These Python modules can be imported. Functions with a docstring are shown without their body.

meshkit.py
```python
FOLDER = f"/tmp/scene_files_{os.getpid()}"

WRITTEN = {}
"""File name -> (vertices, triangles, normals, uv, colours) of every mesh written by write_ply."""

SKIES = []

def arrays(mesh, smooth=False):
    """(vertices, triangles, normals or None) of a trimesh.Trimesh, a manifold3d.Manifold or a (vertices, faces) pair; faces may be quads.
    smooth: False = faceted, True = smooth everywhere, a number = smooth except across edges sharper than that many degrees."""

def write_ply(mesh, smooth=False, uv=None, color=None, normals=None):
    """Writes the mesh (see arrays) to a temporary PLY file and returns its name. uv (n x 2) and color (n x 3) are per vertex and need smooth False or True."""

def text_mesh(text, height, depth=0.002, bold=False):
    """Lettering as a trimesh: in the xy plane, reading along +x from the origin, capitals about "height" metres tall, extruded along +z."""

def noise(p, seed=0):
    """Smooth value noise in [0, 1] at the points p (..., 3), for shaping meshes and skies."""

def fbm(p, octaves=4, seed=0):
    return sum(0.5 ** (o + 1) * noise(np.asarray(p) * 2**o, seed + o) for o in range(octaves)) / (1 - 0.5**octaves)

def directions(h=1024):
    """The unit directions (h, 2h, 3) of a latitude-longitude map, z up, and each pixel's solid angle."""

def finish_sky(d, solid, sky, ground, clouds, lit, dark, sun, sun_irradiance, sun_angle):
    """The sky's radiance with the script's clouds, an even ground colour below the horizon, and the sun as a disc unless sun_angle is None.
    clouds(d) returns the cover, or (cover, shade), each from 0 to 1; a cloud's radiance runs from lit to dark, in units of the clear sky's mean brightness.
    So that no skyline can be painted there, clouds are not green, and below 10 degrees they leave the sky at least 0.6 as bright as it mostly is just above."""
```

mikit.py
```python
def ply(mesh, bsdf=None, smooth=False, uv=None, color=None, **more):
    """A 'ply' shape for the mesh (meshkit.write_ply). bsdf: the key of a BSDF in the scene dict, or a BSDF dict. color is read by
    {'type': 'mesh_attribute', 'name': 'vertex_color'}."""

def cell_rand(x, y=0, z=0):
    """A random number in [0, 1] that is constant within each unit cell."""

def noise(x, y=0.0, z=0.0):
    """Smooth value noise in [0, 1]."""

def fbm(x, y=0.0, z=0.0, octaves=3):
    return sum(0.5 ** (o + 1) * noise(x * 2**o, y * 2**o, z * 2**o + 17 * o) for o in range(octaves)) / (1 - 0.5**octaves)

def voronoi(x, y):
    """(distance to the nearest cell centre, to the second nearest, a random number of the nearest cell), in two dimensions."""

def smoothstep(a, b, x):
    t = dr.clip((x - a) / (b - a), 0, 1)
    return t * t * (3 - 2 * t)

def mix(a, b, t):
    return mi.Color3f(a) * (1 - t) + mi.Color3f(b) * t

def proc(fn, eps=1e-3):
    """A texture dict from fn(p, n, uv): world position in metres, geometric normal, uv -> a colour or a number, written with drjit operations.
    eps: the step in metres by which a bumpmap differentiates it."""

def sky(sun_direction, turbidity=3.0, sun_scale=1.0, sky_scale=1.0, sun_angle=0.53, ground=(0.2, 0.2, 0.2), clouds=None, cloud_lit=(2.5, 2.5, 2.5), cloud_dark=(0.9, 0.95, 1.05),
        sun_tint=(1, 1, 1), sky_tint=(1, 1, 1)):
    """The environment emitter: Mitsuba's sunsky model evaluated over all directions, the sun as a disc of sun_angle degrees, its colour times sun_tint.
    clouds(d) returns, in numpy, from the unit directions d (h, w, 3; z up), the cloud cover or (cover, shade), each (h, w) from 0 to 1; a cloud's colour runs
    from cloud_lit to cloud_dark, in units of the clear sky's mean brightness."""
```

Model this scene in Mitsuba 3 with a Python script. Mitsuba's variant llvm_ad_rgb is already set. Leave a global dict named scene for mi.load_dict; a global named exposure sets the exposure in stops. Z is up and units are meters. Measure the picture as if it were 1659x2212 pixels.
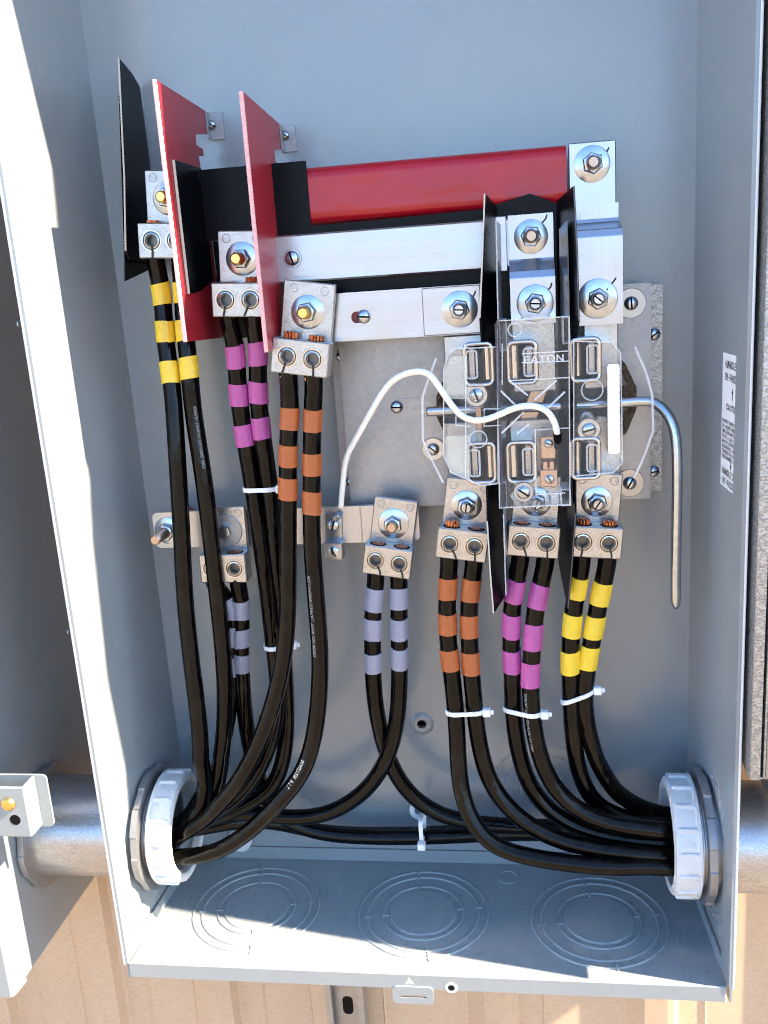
"""Open grey electrical enclosure with busbars, lugs, taped cables and a meter block, built in millimetres (x right, y into the wall, z up from the box floor)."""
import math
import numpy as np
import trimesh
import drjit as dr
import mitsuba as mi
import mikit
import meshkit
from scipy.interpolate import CubicSpline
from shapely.geometry import Polygon, LineString, Point, box as sbox
from shapely.ops import unary_union
from shapely import affinity

# ------------------------------------------------------------------ camera, sky, exposure
scene, labels = {"type": "scene"}, {}
ORIGIN = np.array([0.42165532, -0.98304167, 0.69085241])
FORWARD = np.array([-0.06713883, -0.96727784, -0.24467521])
ROT = np.array([[0.98890690, 0.13249727, -0.06713883], [-0.03194670, -0.25170020, -0.96727784], [-0.14506053, 0.95869259, -0.24467521]])
FORWARD, UP = ROT[2], -ROT[1]
scene["camera"] = {"type": "perspective", "fov": 2 * math.degrees(math.atan(829.5 / 2005.18)), "fov_axis": "x", "near_clip": 0.02, "far_clip": 300.0,
                   "to_world": mi.ScalarTransform4f().look_at(origin=ORIGIN.tolist(), target=(ORIGIN + FORWARD).tolist(), up=UP.tolist())}
SUN_EL, SUN_SLOPE = 42.0, 0.18
sun = np.array([1.0, -SUN_SLOPE, 0.0]) / math.hypot(1, SUN_SLOPE) * math.cos(math.radians(SUN_EL)) + np.array([0, 0, math.sin(math.radians(SUN_EL))])
scene["sky"] = mikit.sky(sun.tolist(), turbidity=3, ground=(0.22, 0.185, 0.145), sky_tint=(0.93, 1.0, 1.09))
exposure = 4.12

# ------------------------------------------------------------------ materials
S, F, V, M = mikit.smoothstep, mikit.fbm, mikit.voronoi, mikit.mix
NO = mikit.noise


def mat(name, d, two=True):
    scene[name] = {"type": "twosided", "inner": d} if two else d


def rgb(*c):
    return {"type": "rgb", "value": list(c)}


def pr(base, rough, metal=0.0, **k):
    return {"type": "principled", "base_color": base if isinstance(base, dict) else rgb(*base), "roughness": rough, "metallic": metal, **k}


def bump(d, fn, scale=1.0, eps=4e-4):
    return {"type": "bumpmap", "arbitrary": mikit.proc(fn, eps), "scale": scale, "bsdf": d}


def paint_color(p, n, uv):
    g = F(p.x * 14, p.y * 14, p.z * 14)
    dust = S(0.62, 0.9, F(p.x * 190, p.y * 190, p.z * 190, octaves=2))
    c = M((0.192, 0.218, 0.230), (0.216, 0.242, 0.252), g)
    scuff = S(0.80, 0.86, NO(p.x * 40 + p.z * 260, p.y * 260, p.z * 22)) * S(0.55, 0.7, F(p.x * 5, p.y * 5, p.z * 5 + 7))
    return M(c, (0.34, 0.33, 0.30), dust * 0.10 + scuff * 0.05)


mat("paint", bump(pr(mikit.proc(paint_color), 0.24, specular=1.0), lambda p, n, uv: NO(p.x * 260, p.y * 260, p.z * 260) * 0.00005 + F(p.x * 7, p.y * 7, p.z * 7, octaves=2) * 0.0022))
mat("pale_and_lit_edge", pr((0.62, 0.64, 0.64), 0.4))  # pale chips and hole rim; on the bead it paints a sunlit line


def floor_color(p, n, uv):
    g = F(p.x * 14, p.y * 14, p.z * 14)
    dust = S(0.5, 0.85, F(p.x * 60, p.y * 60, 3.0)) * 0.3 + S(0.70, 0.78, F(p.x * 420, p.y * 420, 1.0, octaves=2)) * 0.5
    speck = S(0.86, 0.9, NO(p.x * 330, p.y * 330, 9.0))
    c = M((0.192, 0.218, 0.230), (0.216, 0.242, 0.252), g)
    return M(M(c, (0.42, 0.38, 0.30), dust * 0.3), (0.06, 0.05, 0.04), speck * 0.25)


mat("floor_paint", pr(mikit.proc(floor_color), 0.40, specular=0.5))


def galv_color(p, n, uv):
    a, b, w = V(p.x * 210 + p.y * 60, p.z * 210)
    s = mikit.cell_rand(dr.floor(w * 997), 3, 1)
    return M((0.27, 0.27, 0.275), (0.38, 0.38, 0.38), s * 0.3 + 0.35 * F(p.x * 400, p.y * 400, p.z * 400) + 0.35 * F(p.x * 22, p.y * 22, p.z * 22))


mat("galvanized", bump(pr(mikit.proc(galv_color), 0.42, 0.75), lambda p, n, uv: F(p.x * 500, p.y * 500, p.z * 500) * 0.00012))


def spangle(p, n, uv):
    g = NO(p.x * 700, p.y * 700, p.z * 700)
    return M((0.24, 0.24, 0.235), (0.46, 0.46, 0.45), S(0.25, 0.75, g * 0.7 + 0.3 * F(p.x * 300, p.y * 300, p.z * 300)))


mat("spangled", bump(pr(mikit.proc(spangle), 0.38, 0.7), lambda p, n, uv: NO(p.x * 600, p.y * 600, p.z * 600) * 0.0003))


def pipe_color(p, n, uv):
    g = F(p.x * 60, p.y * 150, p.z * 150)
    h = S(0.35, 0.75, 0.35 * g + 0.65 * NO(p.x * 800, p.y * 1500, p.z * 1500))
    big = S(0.35, 0.65, F(p.x * 14, p.y * 25, p.z * 25))
    return M(M((0.33, 0.33, 0.335), (0.56, 0.56, 0.57), h), (0.45, 0.45, 0.46), 0.55 - 0.5 * big)


mat("pipe_steel", pr(mikit.proc(pipe_color), mikit.proc(lambda p, n, uv: 0.28 + 0.14 * F(p.x * 60, p.y * 150, p.z * 150)), 0.85))


def alu_color(p, n, uv):
    st = F(p.x * 10, p.y * 700, p.z * 700) * 0.7 + 0.3 * F(p.x * 60, p.y * 60, p.z * 60)
    scr = S(0.84, 0.90, NO(p.x * 45, p.y * 20, p.z * 1500 + p.x * 60))
    return M((0.42, 0.43, 0.46), (0.49, 0.50, 0.53), st) * (1 - 0.14 * scr)


mat("aluminium", bump(pr(mikit.proc(alu_color), 0.27, 0.92), lambda p, n, uv: F(p.x * 14, p.y * 500, p.z * 500) * 0.00008 + NO(p.x * 40, p.y * 40, p.z * 40) * 0.0005))


def aluv_color(p, n, uv):
    st = F(p.x * 700, p.y * 700, p.z * 10) * 0.7 + 0.3 * F(p.x * 60, p.y * 60, p.z * 60)
    scr = S(0.84, 0.90, NO(p.x * 1500 + p.z * 60, p.y * 20, p.z * 45))
    return M((0.42, 0.43, 0.46), (0.49, 0.50, 0.53), st) * (1 - 0.14 * scr)


mat("aluminium_upright", bump(pr(mikit.proc(aluv_color), 0.27, 0.92), lambda p, n, uv: F(p.x * 500, p.y * 500, p.z * 14) * 0.00008 + NO(p.x * 40, p.y * 40, p.z * 40) * 0.0005))


def lug_color(p, n, uv):
    g = F(p.x * 120, p.y * 120, p.z * 120)
    sp = S(0.60, 0.85, NO(p.x * 800, p.y * 800, p.z * 800))
    return M((0.41, 0.40, 0.39), (0.54, 0.53, 0.51), g) * (1 - 0.3 * sp)


mat("lug_metal", bump(pr(mikit.proc(lug_color), 0.33, 0.9), lambda p, n, uv: F(p.x * 500, p.y * 500, p.z * 500) * 0.00014))
mat("zinc", pr(mikit.proc(lambda p, n, uv: M((0.36, 0.40, 0.45), (0.54, 0.57, 0.60), F(p.x * 200, p.y * 200, p.z * 200))), 0.20, 0.95))
mat("chrome", pr((0.55, 0.55, 0.55), 0.10, 1.0))
mat("socket_steel", pr((0.40, 0.39, 0.38), 0.3, 0.9))
mat("socket_dark", pr((0.13, 0.125, 0.12), 0.35, 0.9))  # darker metal paints in the shade of the hex recess
mat("hollow_dark", pr((0.004, 0.004, 0.005), 0.6, specular=0.1))  # near-black fill painting the shade inside holes, slots and jaw gaps
mat("yellow_zinc", pr((0.80, 0.52, 0.17), 0.24, 0.95))
mat("bronze", pr((0.50, 0.36, 0.27), 0.3, 0.9))
mat("copper", pr(mikit.proc(lambda p, n, uv: M((0.32, 0.085, 0.03), (0.68, 0.26, 0.12), NO(p.x * 500, p.y * 500, p.z * 200))), 0.28, 0.9))


def jacket_color(p, n, uv):
    d = S(0.45, 0.8, F(p.x * 90, p.y * 90, p.z * 45))
    return M((0.001, 0.001, 0.0013), (0.005, 0.0042, 0.0035), d)


mat("cable_jacket", bump(pr(mikit.proc(jacket_color), mikit.proc(lambda p, n, uv: 0.05 + 0.09 * F(p.x * 120, p.y * 120, p.z * 50)), specular=0.20), lambda p, n, uv: F(p.x * 170, p.y * 170, p.z * 45) * 0.0007))


def tape(name, c, k=0.86):
    mat(name, bump(pr(mikit.proc(lambda p, n, uv: M(tuple(x * k for x in c), c, F(p.x * 160, p.y * 160, p.z * 260))), 0.34, specular=0.5), lambda p, n, uv: F(p.x * 130, p.y * 130, p.z * 130) * 0.0004))


tape("yellow_tape", (0.78, 0.54, 0.035))
tape("purple_tape", (0.40, 0.075, 0.27))
tape("brown_tape", (0.37, 0.095, 0.026))
tape("grey_tape", (0.25, 0.255, 0.32))
mat("black_sheet", pr(mikit.proc(lambda p, n, uv: M((0.001, 0.0012, 0.002), (0.002, 0.0025, 0.004), F(p.x * 30, p.y * 30, p.z * 30))), 0.34, specular=0.14))
mat("sheet_edge", pr((0.5, 0.46, 0.38), 0.6))
mat("smoke_sheet", pr((0.05, 0.055, 0.065), 0.2, specular=0.6))


def red_color(p, n, uv):
    g = F(p.x * 260, p.y * 260, p.z * 260)
    w = S(0.70, 0.86, NO(p.x * 900, p.y * 900, p.z * 260))
    c = M((0.24, 0.010, 0.018), (0.31, 0.016, 0.026), g)
    return M(c, (0.45, 0.13, 0.13), w * 0.18)


mat("red_board", pr(mikit.proc(red_color), 0.36, specular=0.5))
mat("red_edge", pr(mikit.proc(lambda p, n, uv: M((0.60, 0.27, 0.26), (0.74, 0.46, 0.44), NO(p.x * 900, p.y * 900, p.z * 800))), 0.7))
mat("red_sleeve", bump(pr(mikit.proc(lambda p, n, uv: M((0.32, 0.004, 0.012), (0.40, 0.006, 0.016), F(p.x * 12, p.y * 40, p.z * 40))), 0.26, specular=0.5), lambda p, n, uv: F(p.x * 20, p.y * 40, p.z * 40) * 0.0016))
mat("white_plastic", pr(mikit.proc(lambda p, n, uv: M(M((0.52, 0.53, 0.53), (0.61, 0.61, 0.60), F(p.x * 60, p.y * 60, p.z * 60)), (0.30, 0.27, 0.22), 0.35 * S(0.55, 0.85, F(p.x * 130, p.y * 130, p.z * 130)))), 0.32, specular=0.5))
mat("tie_plastic", pr((0.68, 0.69, 0.70), 0.28, specular=0.5))
mat("wire_white", pr((0.78, 0.76, 0.70), 0.35, specular=0.5))
mat("ink", pr((0.012, 0.012, 0.014), 0.6))
mat("sticker_white", pr((0.80, 0.80, 0.80), 0.4))
mat("label_white", pr((0.86, 0.86, 0.88), 0.45))
mat("black_plastic", pr((0.002, 0.002, 0.003), 0.7, specular=0.06))
mat("base_grey", pr(mikit.proc(lambda p, n, uv: M((0.035, 0.035, 0.038), (0.085, 0.08, 0.078), F(p.x * 90, p.y * 90, p.z * 90))), 0.5))


def wall_color(p, n, uv):
    g = F(p.x * 9, p.y * 9, p.z * 5)
    d = F(p.x * 240, p.y * 240, p.z * 240, octaves=2)
    return M(M((0.46, 0.325, 0.215), (0.52, 0.375, 0.25), g), (0.35, 0.235, 0.145), 0.30 * S(0.40, 0.9, d))


mat("wall_paint", bump(pr(mikit.proc(wall_color), 0.5, specular=0.35), lambda p, n, uv: NO(p.x * 420, p.y * 420, p.z * 420) * 0.00008))
mat("ground_soil", pr(mikit.proc(lambda p, n, uv: M((0.19, 0.155, 0.115), (0.28, 0.235, 0.18), F(p.x * 3, p.y * 3, 1.0, octaves=4))), 0.9, specular=0.1))
# clear plastic: a single thin sheet, and white blended in to paint the glints on its edges and ribs
scene["clear_plastic"] = {"type": "thindielectric", "int_ior": 1.27}
scene["clear_edge"] = {"type": "blendbsdf", "weight": 0.46, "a": {"type": "thindielectric", "int_ior": 1.58}, "b": {"type": "twosided", "inner": pr((0.80, 0.80, 0.78), 0.25, specular=0.7)}}
scene["clear_cloudy"] = {"type": "blendbsdf", "weight": 0.05, "a": {"type": "thindielectric", "int_ior": 1.33}, "b": {"type": "twosided", "inner": pr((0.72, 0.72, 0.70), 0.25, specular=0.7)}}
scene["clear_tinted"] = {"type": "blendbsdf", "weight": 0.52, "a": {"type": "thindielectric", "int_ior": 1.3}, "b": {"type": "twosided", "inner": pr((0.72, 0.71, 0.60), 0.3, specular=0.6)}}
scene["clear_smoke"] = {"type": "blendbsdf", "weight": 0.5, "a": {"type": "thindielectric", "int_ior": 1.49}, "b": {"type": "twosided", "inner": pr((0.06, 0.06, 0.10), 0.2, specular=0.6)}}

# ------------------------------------------------------------------ naming
used = {}


def numbered(k):
    n = used.get(k, -1) + 1
    used[k] = n
    return k if n == 0 else f"{k}_{n:03d}"


def thing(kind, label, cat, group=None):
    k = numbered(kind)
    labels[k] = {"label": label, "category": cat}
    if group:
        labels[k]["group"] = group
    return k


def fix(m):
    if m.volume < 0:
        m.invert()
    return m


def part(parent, name, mesh, bsdf, smooth=30, label=None, kind=None):
    k = numbered(parent + "__" + name)
    if isinstance(mesh, (list, tuple)):
        mesh = trimesh.util.concatenate([m for m in mesh])
    mesh = mesh.copy()
    mesh.apply_scale(0.001)
    scene[k] = mikit.ply(mesh, bsdf, smooth)
    if label or kind:
        labels[k] = {**({"label": label} if label else {}), **({"kind": kind} if kind else {})}
    return k


def struct(name, mesh, bsdf, smooth=False, kind="structure"):
    mesh = mesh.copy()
    mesh.apply_scale(0.001)
    scene[name] = mikit.ply(mesh, bsdf, smooth)
    labels[name] = {"kind": kind}


# ------------------------------------------------------------------ shapes (mm)
def cbox(x0, x1, y0, y1, z0, z1, b=0.6):
    b = min(b, (x1 - x0) / 2.1, (y1 - y0) / 2.1, (z1 - z0) / 2.1)
    pts = []
    for x, sx in ((x0, 1), (x1, -1)):
        for y, sy in ((y0, 1), (y1, -1)):
            for z, sz in ((z0, 1), (z1, -1)):
                pts += [(x + sx * b, y + sy * b, z), (x + sx * b, y, z + sz * b), (x, y + sy * b, z + sz * b)]
    return trimesh.convex.convex_hull(np.array(pts, float))


def ext(poly, h):
    if poly.geom_type != "Polygon":
        return trimesh.util.concatenate([ext(g, h) for g in poly.geoms])
    return trimesh.creation.extrude_polygon(poly, h, engine="earcut")


def xz(poly, y0, y1):
    """polygon in (x, z), from y0 to y1"""
    m = ext(poly, y1 - y0)
    v = m.vertices.copy()
    m.vertices = np.c_[v[:, 0], y0 + v[:, 2], v[:, 1]]
    m.invert()
    return fix(m)


def dz(poly, x0, x1):
    """polygon in (distance from the back panel, z), from x0 to x1"""
    m = ext(poly, x1 - x0)
    v = m.vertices.copy()
    m.vertices = np.c_[x0 + v[:, 2], -v[:, 0], v[:, 1]]
    return fix(m)


def rot_to(d):
    return trimesh.geometry.align_vectors([0, 0, 1], np.asarray(d, float))


def lathe(profile, origin=(0, 0, 0), axis=(0, -1, 0), n=36):
    """profile of (radius, height along the axis)"""
    m = trimesh.creation.revolve(np.array(profile, float), sections=n)
    m.apply_transform(rot_to(axis))
    m.apply_translation(origin)
    return fix(m)


def cyl(p0, p1, r, n=20):
    p0, p1 = np.asarray(p0, float), np.asarray(p1, float)
    L = np.linalg.norm(p1 - p0)
    c = min(0.15 * r, 0.3 * L)
    return lathe([(0, 0), (r - c, 0), (r, c), (r, L - c), (r - c, L), (0, L)], p0, (p1 - p0) / L, n)


def hexa(origin, r, h, axis=(0, -1, 0), turn=0.0, bore=0.0):
    pts = [(r * math.cos(math.radians(60 * i + turn)), r * math.sin(math.radians(60 * i + turn))) for i in range(6)]
    poly = Polygon(pts)
    a = ext(poly.buffer(-r * 0.10), h)
    b = ext(poly, h * 0.8)
    m = trimesh.convex.convex_hull(np.vstack([a.vertices, b.vertices]))
    m.apply_transform(rot_to(axis))
    m.apply_translation(origin)
    return fix(m)


def spline(pts, n):
    p = np.array(pts, float)
    t = np.r_[0, np.cumsum(np.sqrt(np.linalg.norm(np.diff(p, axis=0), axis=1)))]
    cs = CubicSpline(t, p)
    q = cs(np.linspace(0, t[-1], n * 4))
    s = np.r_[0, np.cumsum(np.linalg.norm(np.diff(q, axis=0), axis=1))]
    u = np.linspace(0, s[-1], n)
    return np.c_[[np.interp(u, s, q[:, k]) for k in range(3)]].T


def frames(path):
    t = np.gradient(path, axis=0)
    t /= np.linalg.norm(t, axis=1, keepdims=True)
    n = np.zeros_like(t)
    a = np.cross(t[0], [0, 1, 0])
    if np.linalg.norm(a) < 0.1:
        a = np.cross(t[0], [1, 0, 0])
    n[0] = a / np.linalg.norm(a)
    for i in range(1, len(t)):
        v = n[i - 1] - t[i] * (n[i - 1] @ t[i])
        n[i] = v / np.linalg.norm(v)
    return t, n, np.cross(t, n)


def tube(path, r, sides=28, ridges=0, amp=0.0, twist=0.0, cap=True):
    """a swept tube; r is a number or one per point"""
    path = np.asarray(path, float)
    m = len(path)
    r = np.broadcast_to(np.asarray(r, float), (m,))
    t, n, b = frames(path)
    th = np.linspace(0, 2 * np.pi, sides, endpoint=False)
    s = np.r_[0, np.cumsum(np.linalg.norm(np.diff(path, axis=0), axis=1))]
    rr = r[:, None] * (1 + amp * (np.sin(ridges * th[None] + twist * s[:, None]) + 0.6 * np.sin((2 * ridges - 3) * th[None] + 1.3 + 0.7 * twist * s[:, None]) * (0.5 + 0.5 * np.sin(0.031 * s[:, None]))))
    v = path[:, None] + rr[..., None] * (np.cos(th)[None, :, None] * n[:, None] + np.sin(th)[None, :, None] * b[:, None])
    v = v.reshape(-1, 3)
    i = np.arange(m - 1)[:, None] * sides + np.arange(sides)[None]
    j = np.arange(m - 1)[:, None] * sides + (np.arange(sides)[None] + 1) % sides
    f = np.vstack([np.c_[i.ravel(), j.ravel(), (j + sides).ravel()], np.c_[i.ravel(), (j + sides).ravel(), (i + sides).ravel()]])
    if cap:
        v = np.vstack([v, path[0] - t[0] * 0.01, path[-1] + t[-1] * 0.01])
        k = np.arange(sides)
        k2 = (k + 1) % sides
        f = np.vstack([f, np.c_[k2, k, np.full(sides, len(v) - 2)], np.c_[k + (m - 1) * sides, k2 + (m - 1) * sides, np.full(sides, len(v) - 1)]])
    return fix(trimesh.Trimesh(v, f, process=False))


def place(meshes, pos, tilt=0.0):
    """local frame (x right, y into the panel, z up) turned clockwise by tilt degrees as seen from the front, then moved"""
    T = trimesh.transformations.rotation_matrix(math.radians(tilt), [0, 1, 0])
    T[:3, 3] = pos
    out = []
    for m in (meshes if isinstance(meshes, (list, tuple)) else [meshes]):
        m = m.copy()
        m.apply_transform(T)
        out.append(m)
    return trimesh.util.concatenate(out)


def text_on_right_wall(text, h, squeeze=1.0):
    return meshkit.text_mesh(text, h, 0.3, True)


# ------------------------------------------------------------------ ground, building wall
struct("ground", trimesh.creation.box(extents=(160000, 160000, 100), transform=trimesh.transformations.translation_matrix((0, 0, -1000))), "ground_soil")
WALL_Y = 62.0
wall = thing("metal_wall", "tan corrugated metal wall with vertical ribs behind the enclosures", "wall")
EDGES = [-221 - 168 * k for k in range(12, 0, -1)] + [-221, -53, 115, 330, 536] + [742 + 190 * k for k in range(12)]
for x, x2 in zip(EDGES[:-1], EDGES[1:]):
    prof = [(x, 0), (x + 24, -15), (x + 52, -17), (x + 60, -16.5), (x + 65, -2), (x + 69, 0), (x + 100, 0), (x + 102, -2.0), (x + 104, 0), (x2 - 0.4, 0), (x2 - 0.4, 1.5), (x, 1.5)]
    m = ext(Polygon(prof), 3600)
    v = m.vertices.copy()
    m.vertices = np.c_[v[:, 0], WALL_Y + v[:, 1], v[:, 2] - 950]
    part(wall, "wall_sheet", fix(m), "wall_paint", False)

# ------------------------------------------------------------------ the enclosure
W, D, H, FL = 600.0, 187.7, 1240.0, 9.0
box = thing("enclosure", "large open grey painted steel enclosure holding busbars and taped cables", "enclosure")
back = Polygon([(-2, -1), (W + 2, -1), (W + 2, H), (-2, H)])
back = back.difference(Point((300.1, -0, 183.6)[0], (300.1, -0, 183.6)[2]).buffer(5.2))
part(box, "back_panel", xz(back, 0, 1.6), "paint", False)
part(box, "hole_backing", cbox((300.1, -0, 183.6)[0] - 9, (300.1, -0, 183.6)[0] + 9, 12, 14, (300.1, -0, 183.6)[2] - 9, (300.1, -0, 183.6)[2] + 9), "hollow_dark", False)
hx, hz = (300.1, -0, 183.6)[0], (300.1, -0, 183.6)[2]
part(box, "mounting_boss", lathe([(5.2, 0), (5.4, 2.2), (8.5, 3.0), (11.0, 2.4), (14.5, 0.0)], (hx, 0, hz)), "paint", 40)
for side, xs, sg in (("left_wall", 0.0, -1), ("right_wall", W, 1)):
    m = cbox(0, 1, -D, 0, -17, H, 0.01)
    poly = Polygon([(xs, 0), (xs + sg * FL, -D), (xs + sg * (FL + 2), -D), (xs + sg * 2, 0)])
    m = ext(poly, H + 19)
    m.apply_translation((0, 0, -19))
    part(box, side, fix(m), "paint", False)
    hem = Polygon([(xs + sg * FL * 0.86 - sg * 1.6, -D * 0.86), (xs + sg * FL * 0.86, -D * 0.86), (xs + sg * FL, -D - 2.2), (xs + sg * (FL + 2.2), -D - 2.2), (xs + sg * (FL + 2.2), -D - 3.4), (xs + sg * FL - sg * 1.6, -D - 3.4)])
    m = ext(hem.buffer(0.3, join_style=1), H - 1)
    m.apply_translation((0, 0, 1))
    part(box, "front_hem", fix(m), "paint", 40)
    part(box, "lit_edge_bead", cyl((xs + sg * (FL + 2.4), -D - 3.0, -0.5), (xs + sg * (FL + 2.4), -D - 3.0, H - 1), 1.3, 12), "pale_and_lit_edge", 40)  # added bead, coloured pale to paint sunlight along the front edge
part(box, "top_panel", cbox(-10, W + 10, -D, 0, H, H + 2), "paint", False)
# floor tray with flanges turned up at the back and sides, and a lip turned down in front
fl = Polygon([(0.4, -0.3), (W - 0.4, -0.3), (W + FL - 2.4, -D), (-FL + 2.4, -D)])
m = ext(fl, 1.6)
m.apply_translation((0, 0, -1.6))
tray = part(box, "floor_panel", fix(m), "floor_paint", False)
part(box, "back_flange", cbox(3, W - 3, -3.0, -1.2, 0, 16.5, 0.5), "paint", False)
for xs, sg in ((0.0, 1), (W, -1)):
    a = Polygon([(xs + sg * 1.2, -4), (xs + sg * 3.0, -4), (xs + sg * 3.0 - sg * FL * 0.87, -D * 0.87), (xs + sg * 1.2 - sg * FL * 0.87, -D * 0.87)])
    m = ext(a, 14)
    part(box, "side_flange", fix(m), "paint", False)
lip = part(box, "front_lip", cbox(-FL + 1.0, W + FL - 3.6, -D - 2.2, -D, -17.5, 0.6, 0.9), "paint", False)
hole_x, hole_z = (336.9, -190, -13.5)[0], (336.9, -190, -13.5)[2]
part(box, "lip_hole", lathe([(0, 0.25), (3.6, 0.25), (3.6, 0)], (hole_x, -D - 2.2, hole_z)), "hollow_dark", False)
part(box, "lip_hole_rim", lathe([(3.6, 0), (3.6, 0.35), (6.0, 0.3), (6.4, 0)], (hole_x, -D - 2.2, hole_z)), "pale_and_lit_edge", 40)
tx0, tx1 = (276.1, -190, -20)[0], (318.2, -190, -17.8)[0]
tz = -17.0
tab = sbox(tx0, tz - 16.5, tx1, tz + 4).buffer(-5).buffer(5).difference(sbox(tx0 + 7, tz - 9, tx1 - 7, tz - 5.4))
part(box, "latch_tab", xz(tab, -D - 4.2, -D - 2.3), "paint", False)
cx_, cz_ = (294.1, -190, -7.3)[0], (294.1, -190, -7.3)[2]
chip = Polygon([(-5, -5), (-1, 2), (0, 5), (1.5, 1), (5, -3.5), (2.2, -2.5), (1, -5), (-0.5, -2)])
part(box, "chipped_paint", xz(affinity.translate(chip, cx_, cz_), -D - 2.45, -D - 2.2), "pale_and_lit_edge", False)
for kx, ky, jig in ((108, 94.5, 0), (300, 94.5, 1), (492, 98, 2)):
    kn = part(box, "knockout", lathe([(0, 1.5), (36.4, 1.5), (37.6, 0.0)], (kx, -ky, 0), (0, 0, 1), 64), "floor_paint", 20)
    for r0, r1 in ((43.5, 45.5), (60.5, 63.5), (71.0, 73.5)):
        part(kn, "ring", lathe([(r0, 0), (r0 + 0.7, 1.5), (r1 - 0.7, 1.5), (r1, 0)], (kx, -ky, 0), (0, 0, 1), 72), "floor_paint", 20)
    for r, aa in ((42, (10, 100, 190, 280)), (62, (10, 100, 190, 280)), (72, (100, 280))):
        for a in aa:
            c, s_ = math.cos(math.radians(a)), math.sin(math.radians(a))
            b = cbox(-4.2, 4.2, -1.5, 1.5, 0, 1.7, 0.4)
            b.apply_transform(trimesh.transformations.rotation_matrix(math.radians(a), [0, 0, 1]))
            b.apply_translation((kx + c * r, -ky + s_ * r, 0))
            part(kn, "tie", b, "floor_paint", 20)
part(box, "small_knockout", lathe([(10.5, 0), (11.0, 0.8), (12.2, 0.8), (12.8, 0)], (394, -27, 0), (0, 0, 1)), "floor_paint", 20)
kn = part(box, "back_knockout", lathe([(0, 0.8), (28, 0.8), (29.5, 0)], (440, 0, 92), n=64), "paint", 20)
for r0, r1 in ((38, 40), (50, 52.5), (63, 66)):
    part(kn, "ring", lathe([(r0, 0), (r0 + 0.8, 0.9), (r1 - 0.8, 0.9), (r1, 0)], (440, 0, 92), n=72), "paint", 20)
rk = lathe([(73, 0), (73.6, 1.2), (75, 1.2), (75.6, 0)], (W + FL * 0.5 + 0.3, -97, 104), (-1, -FL / D, 0), n=72)
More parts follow.
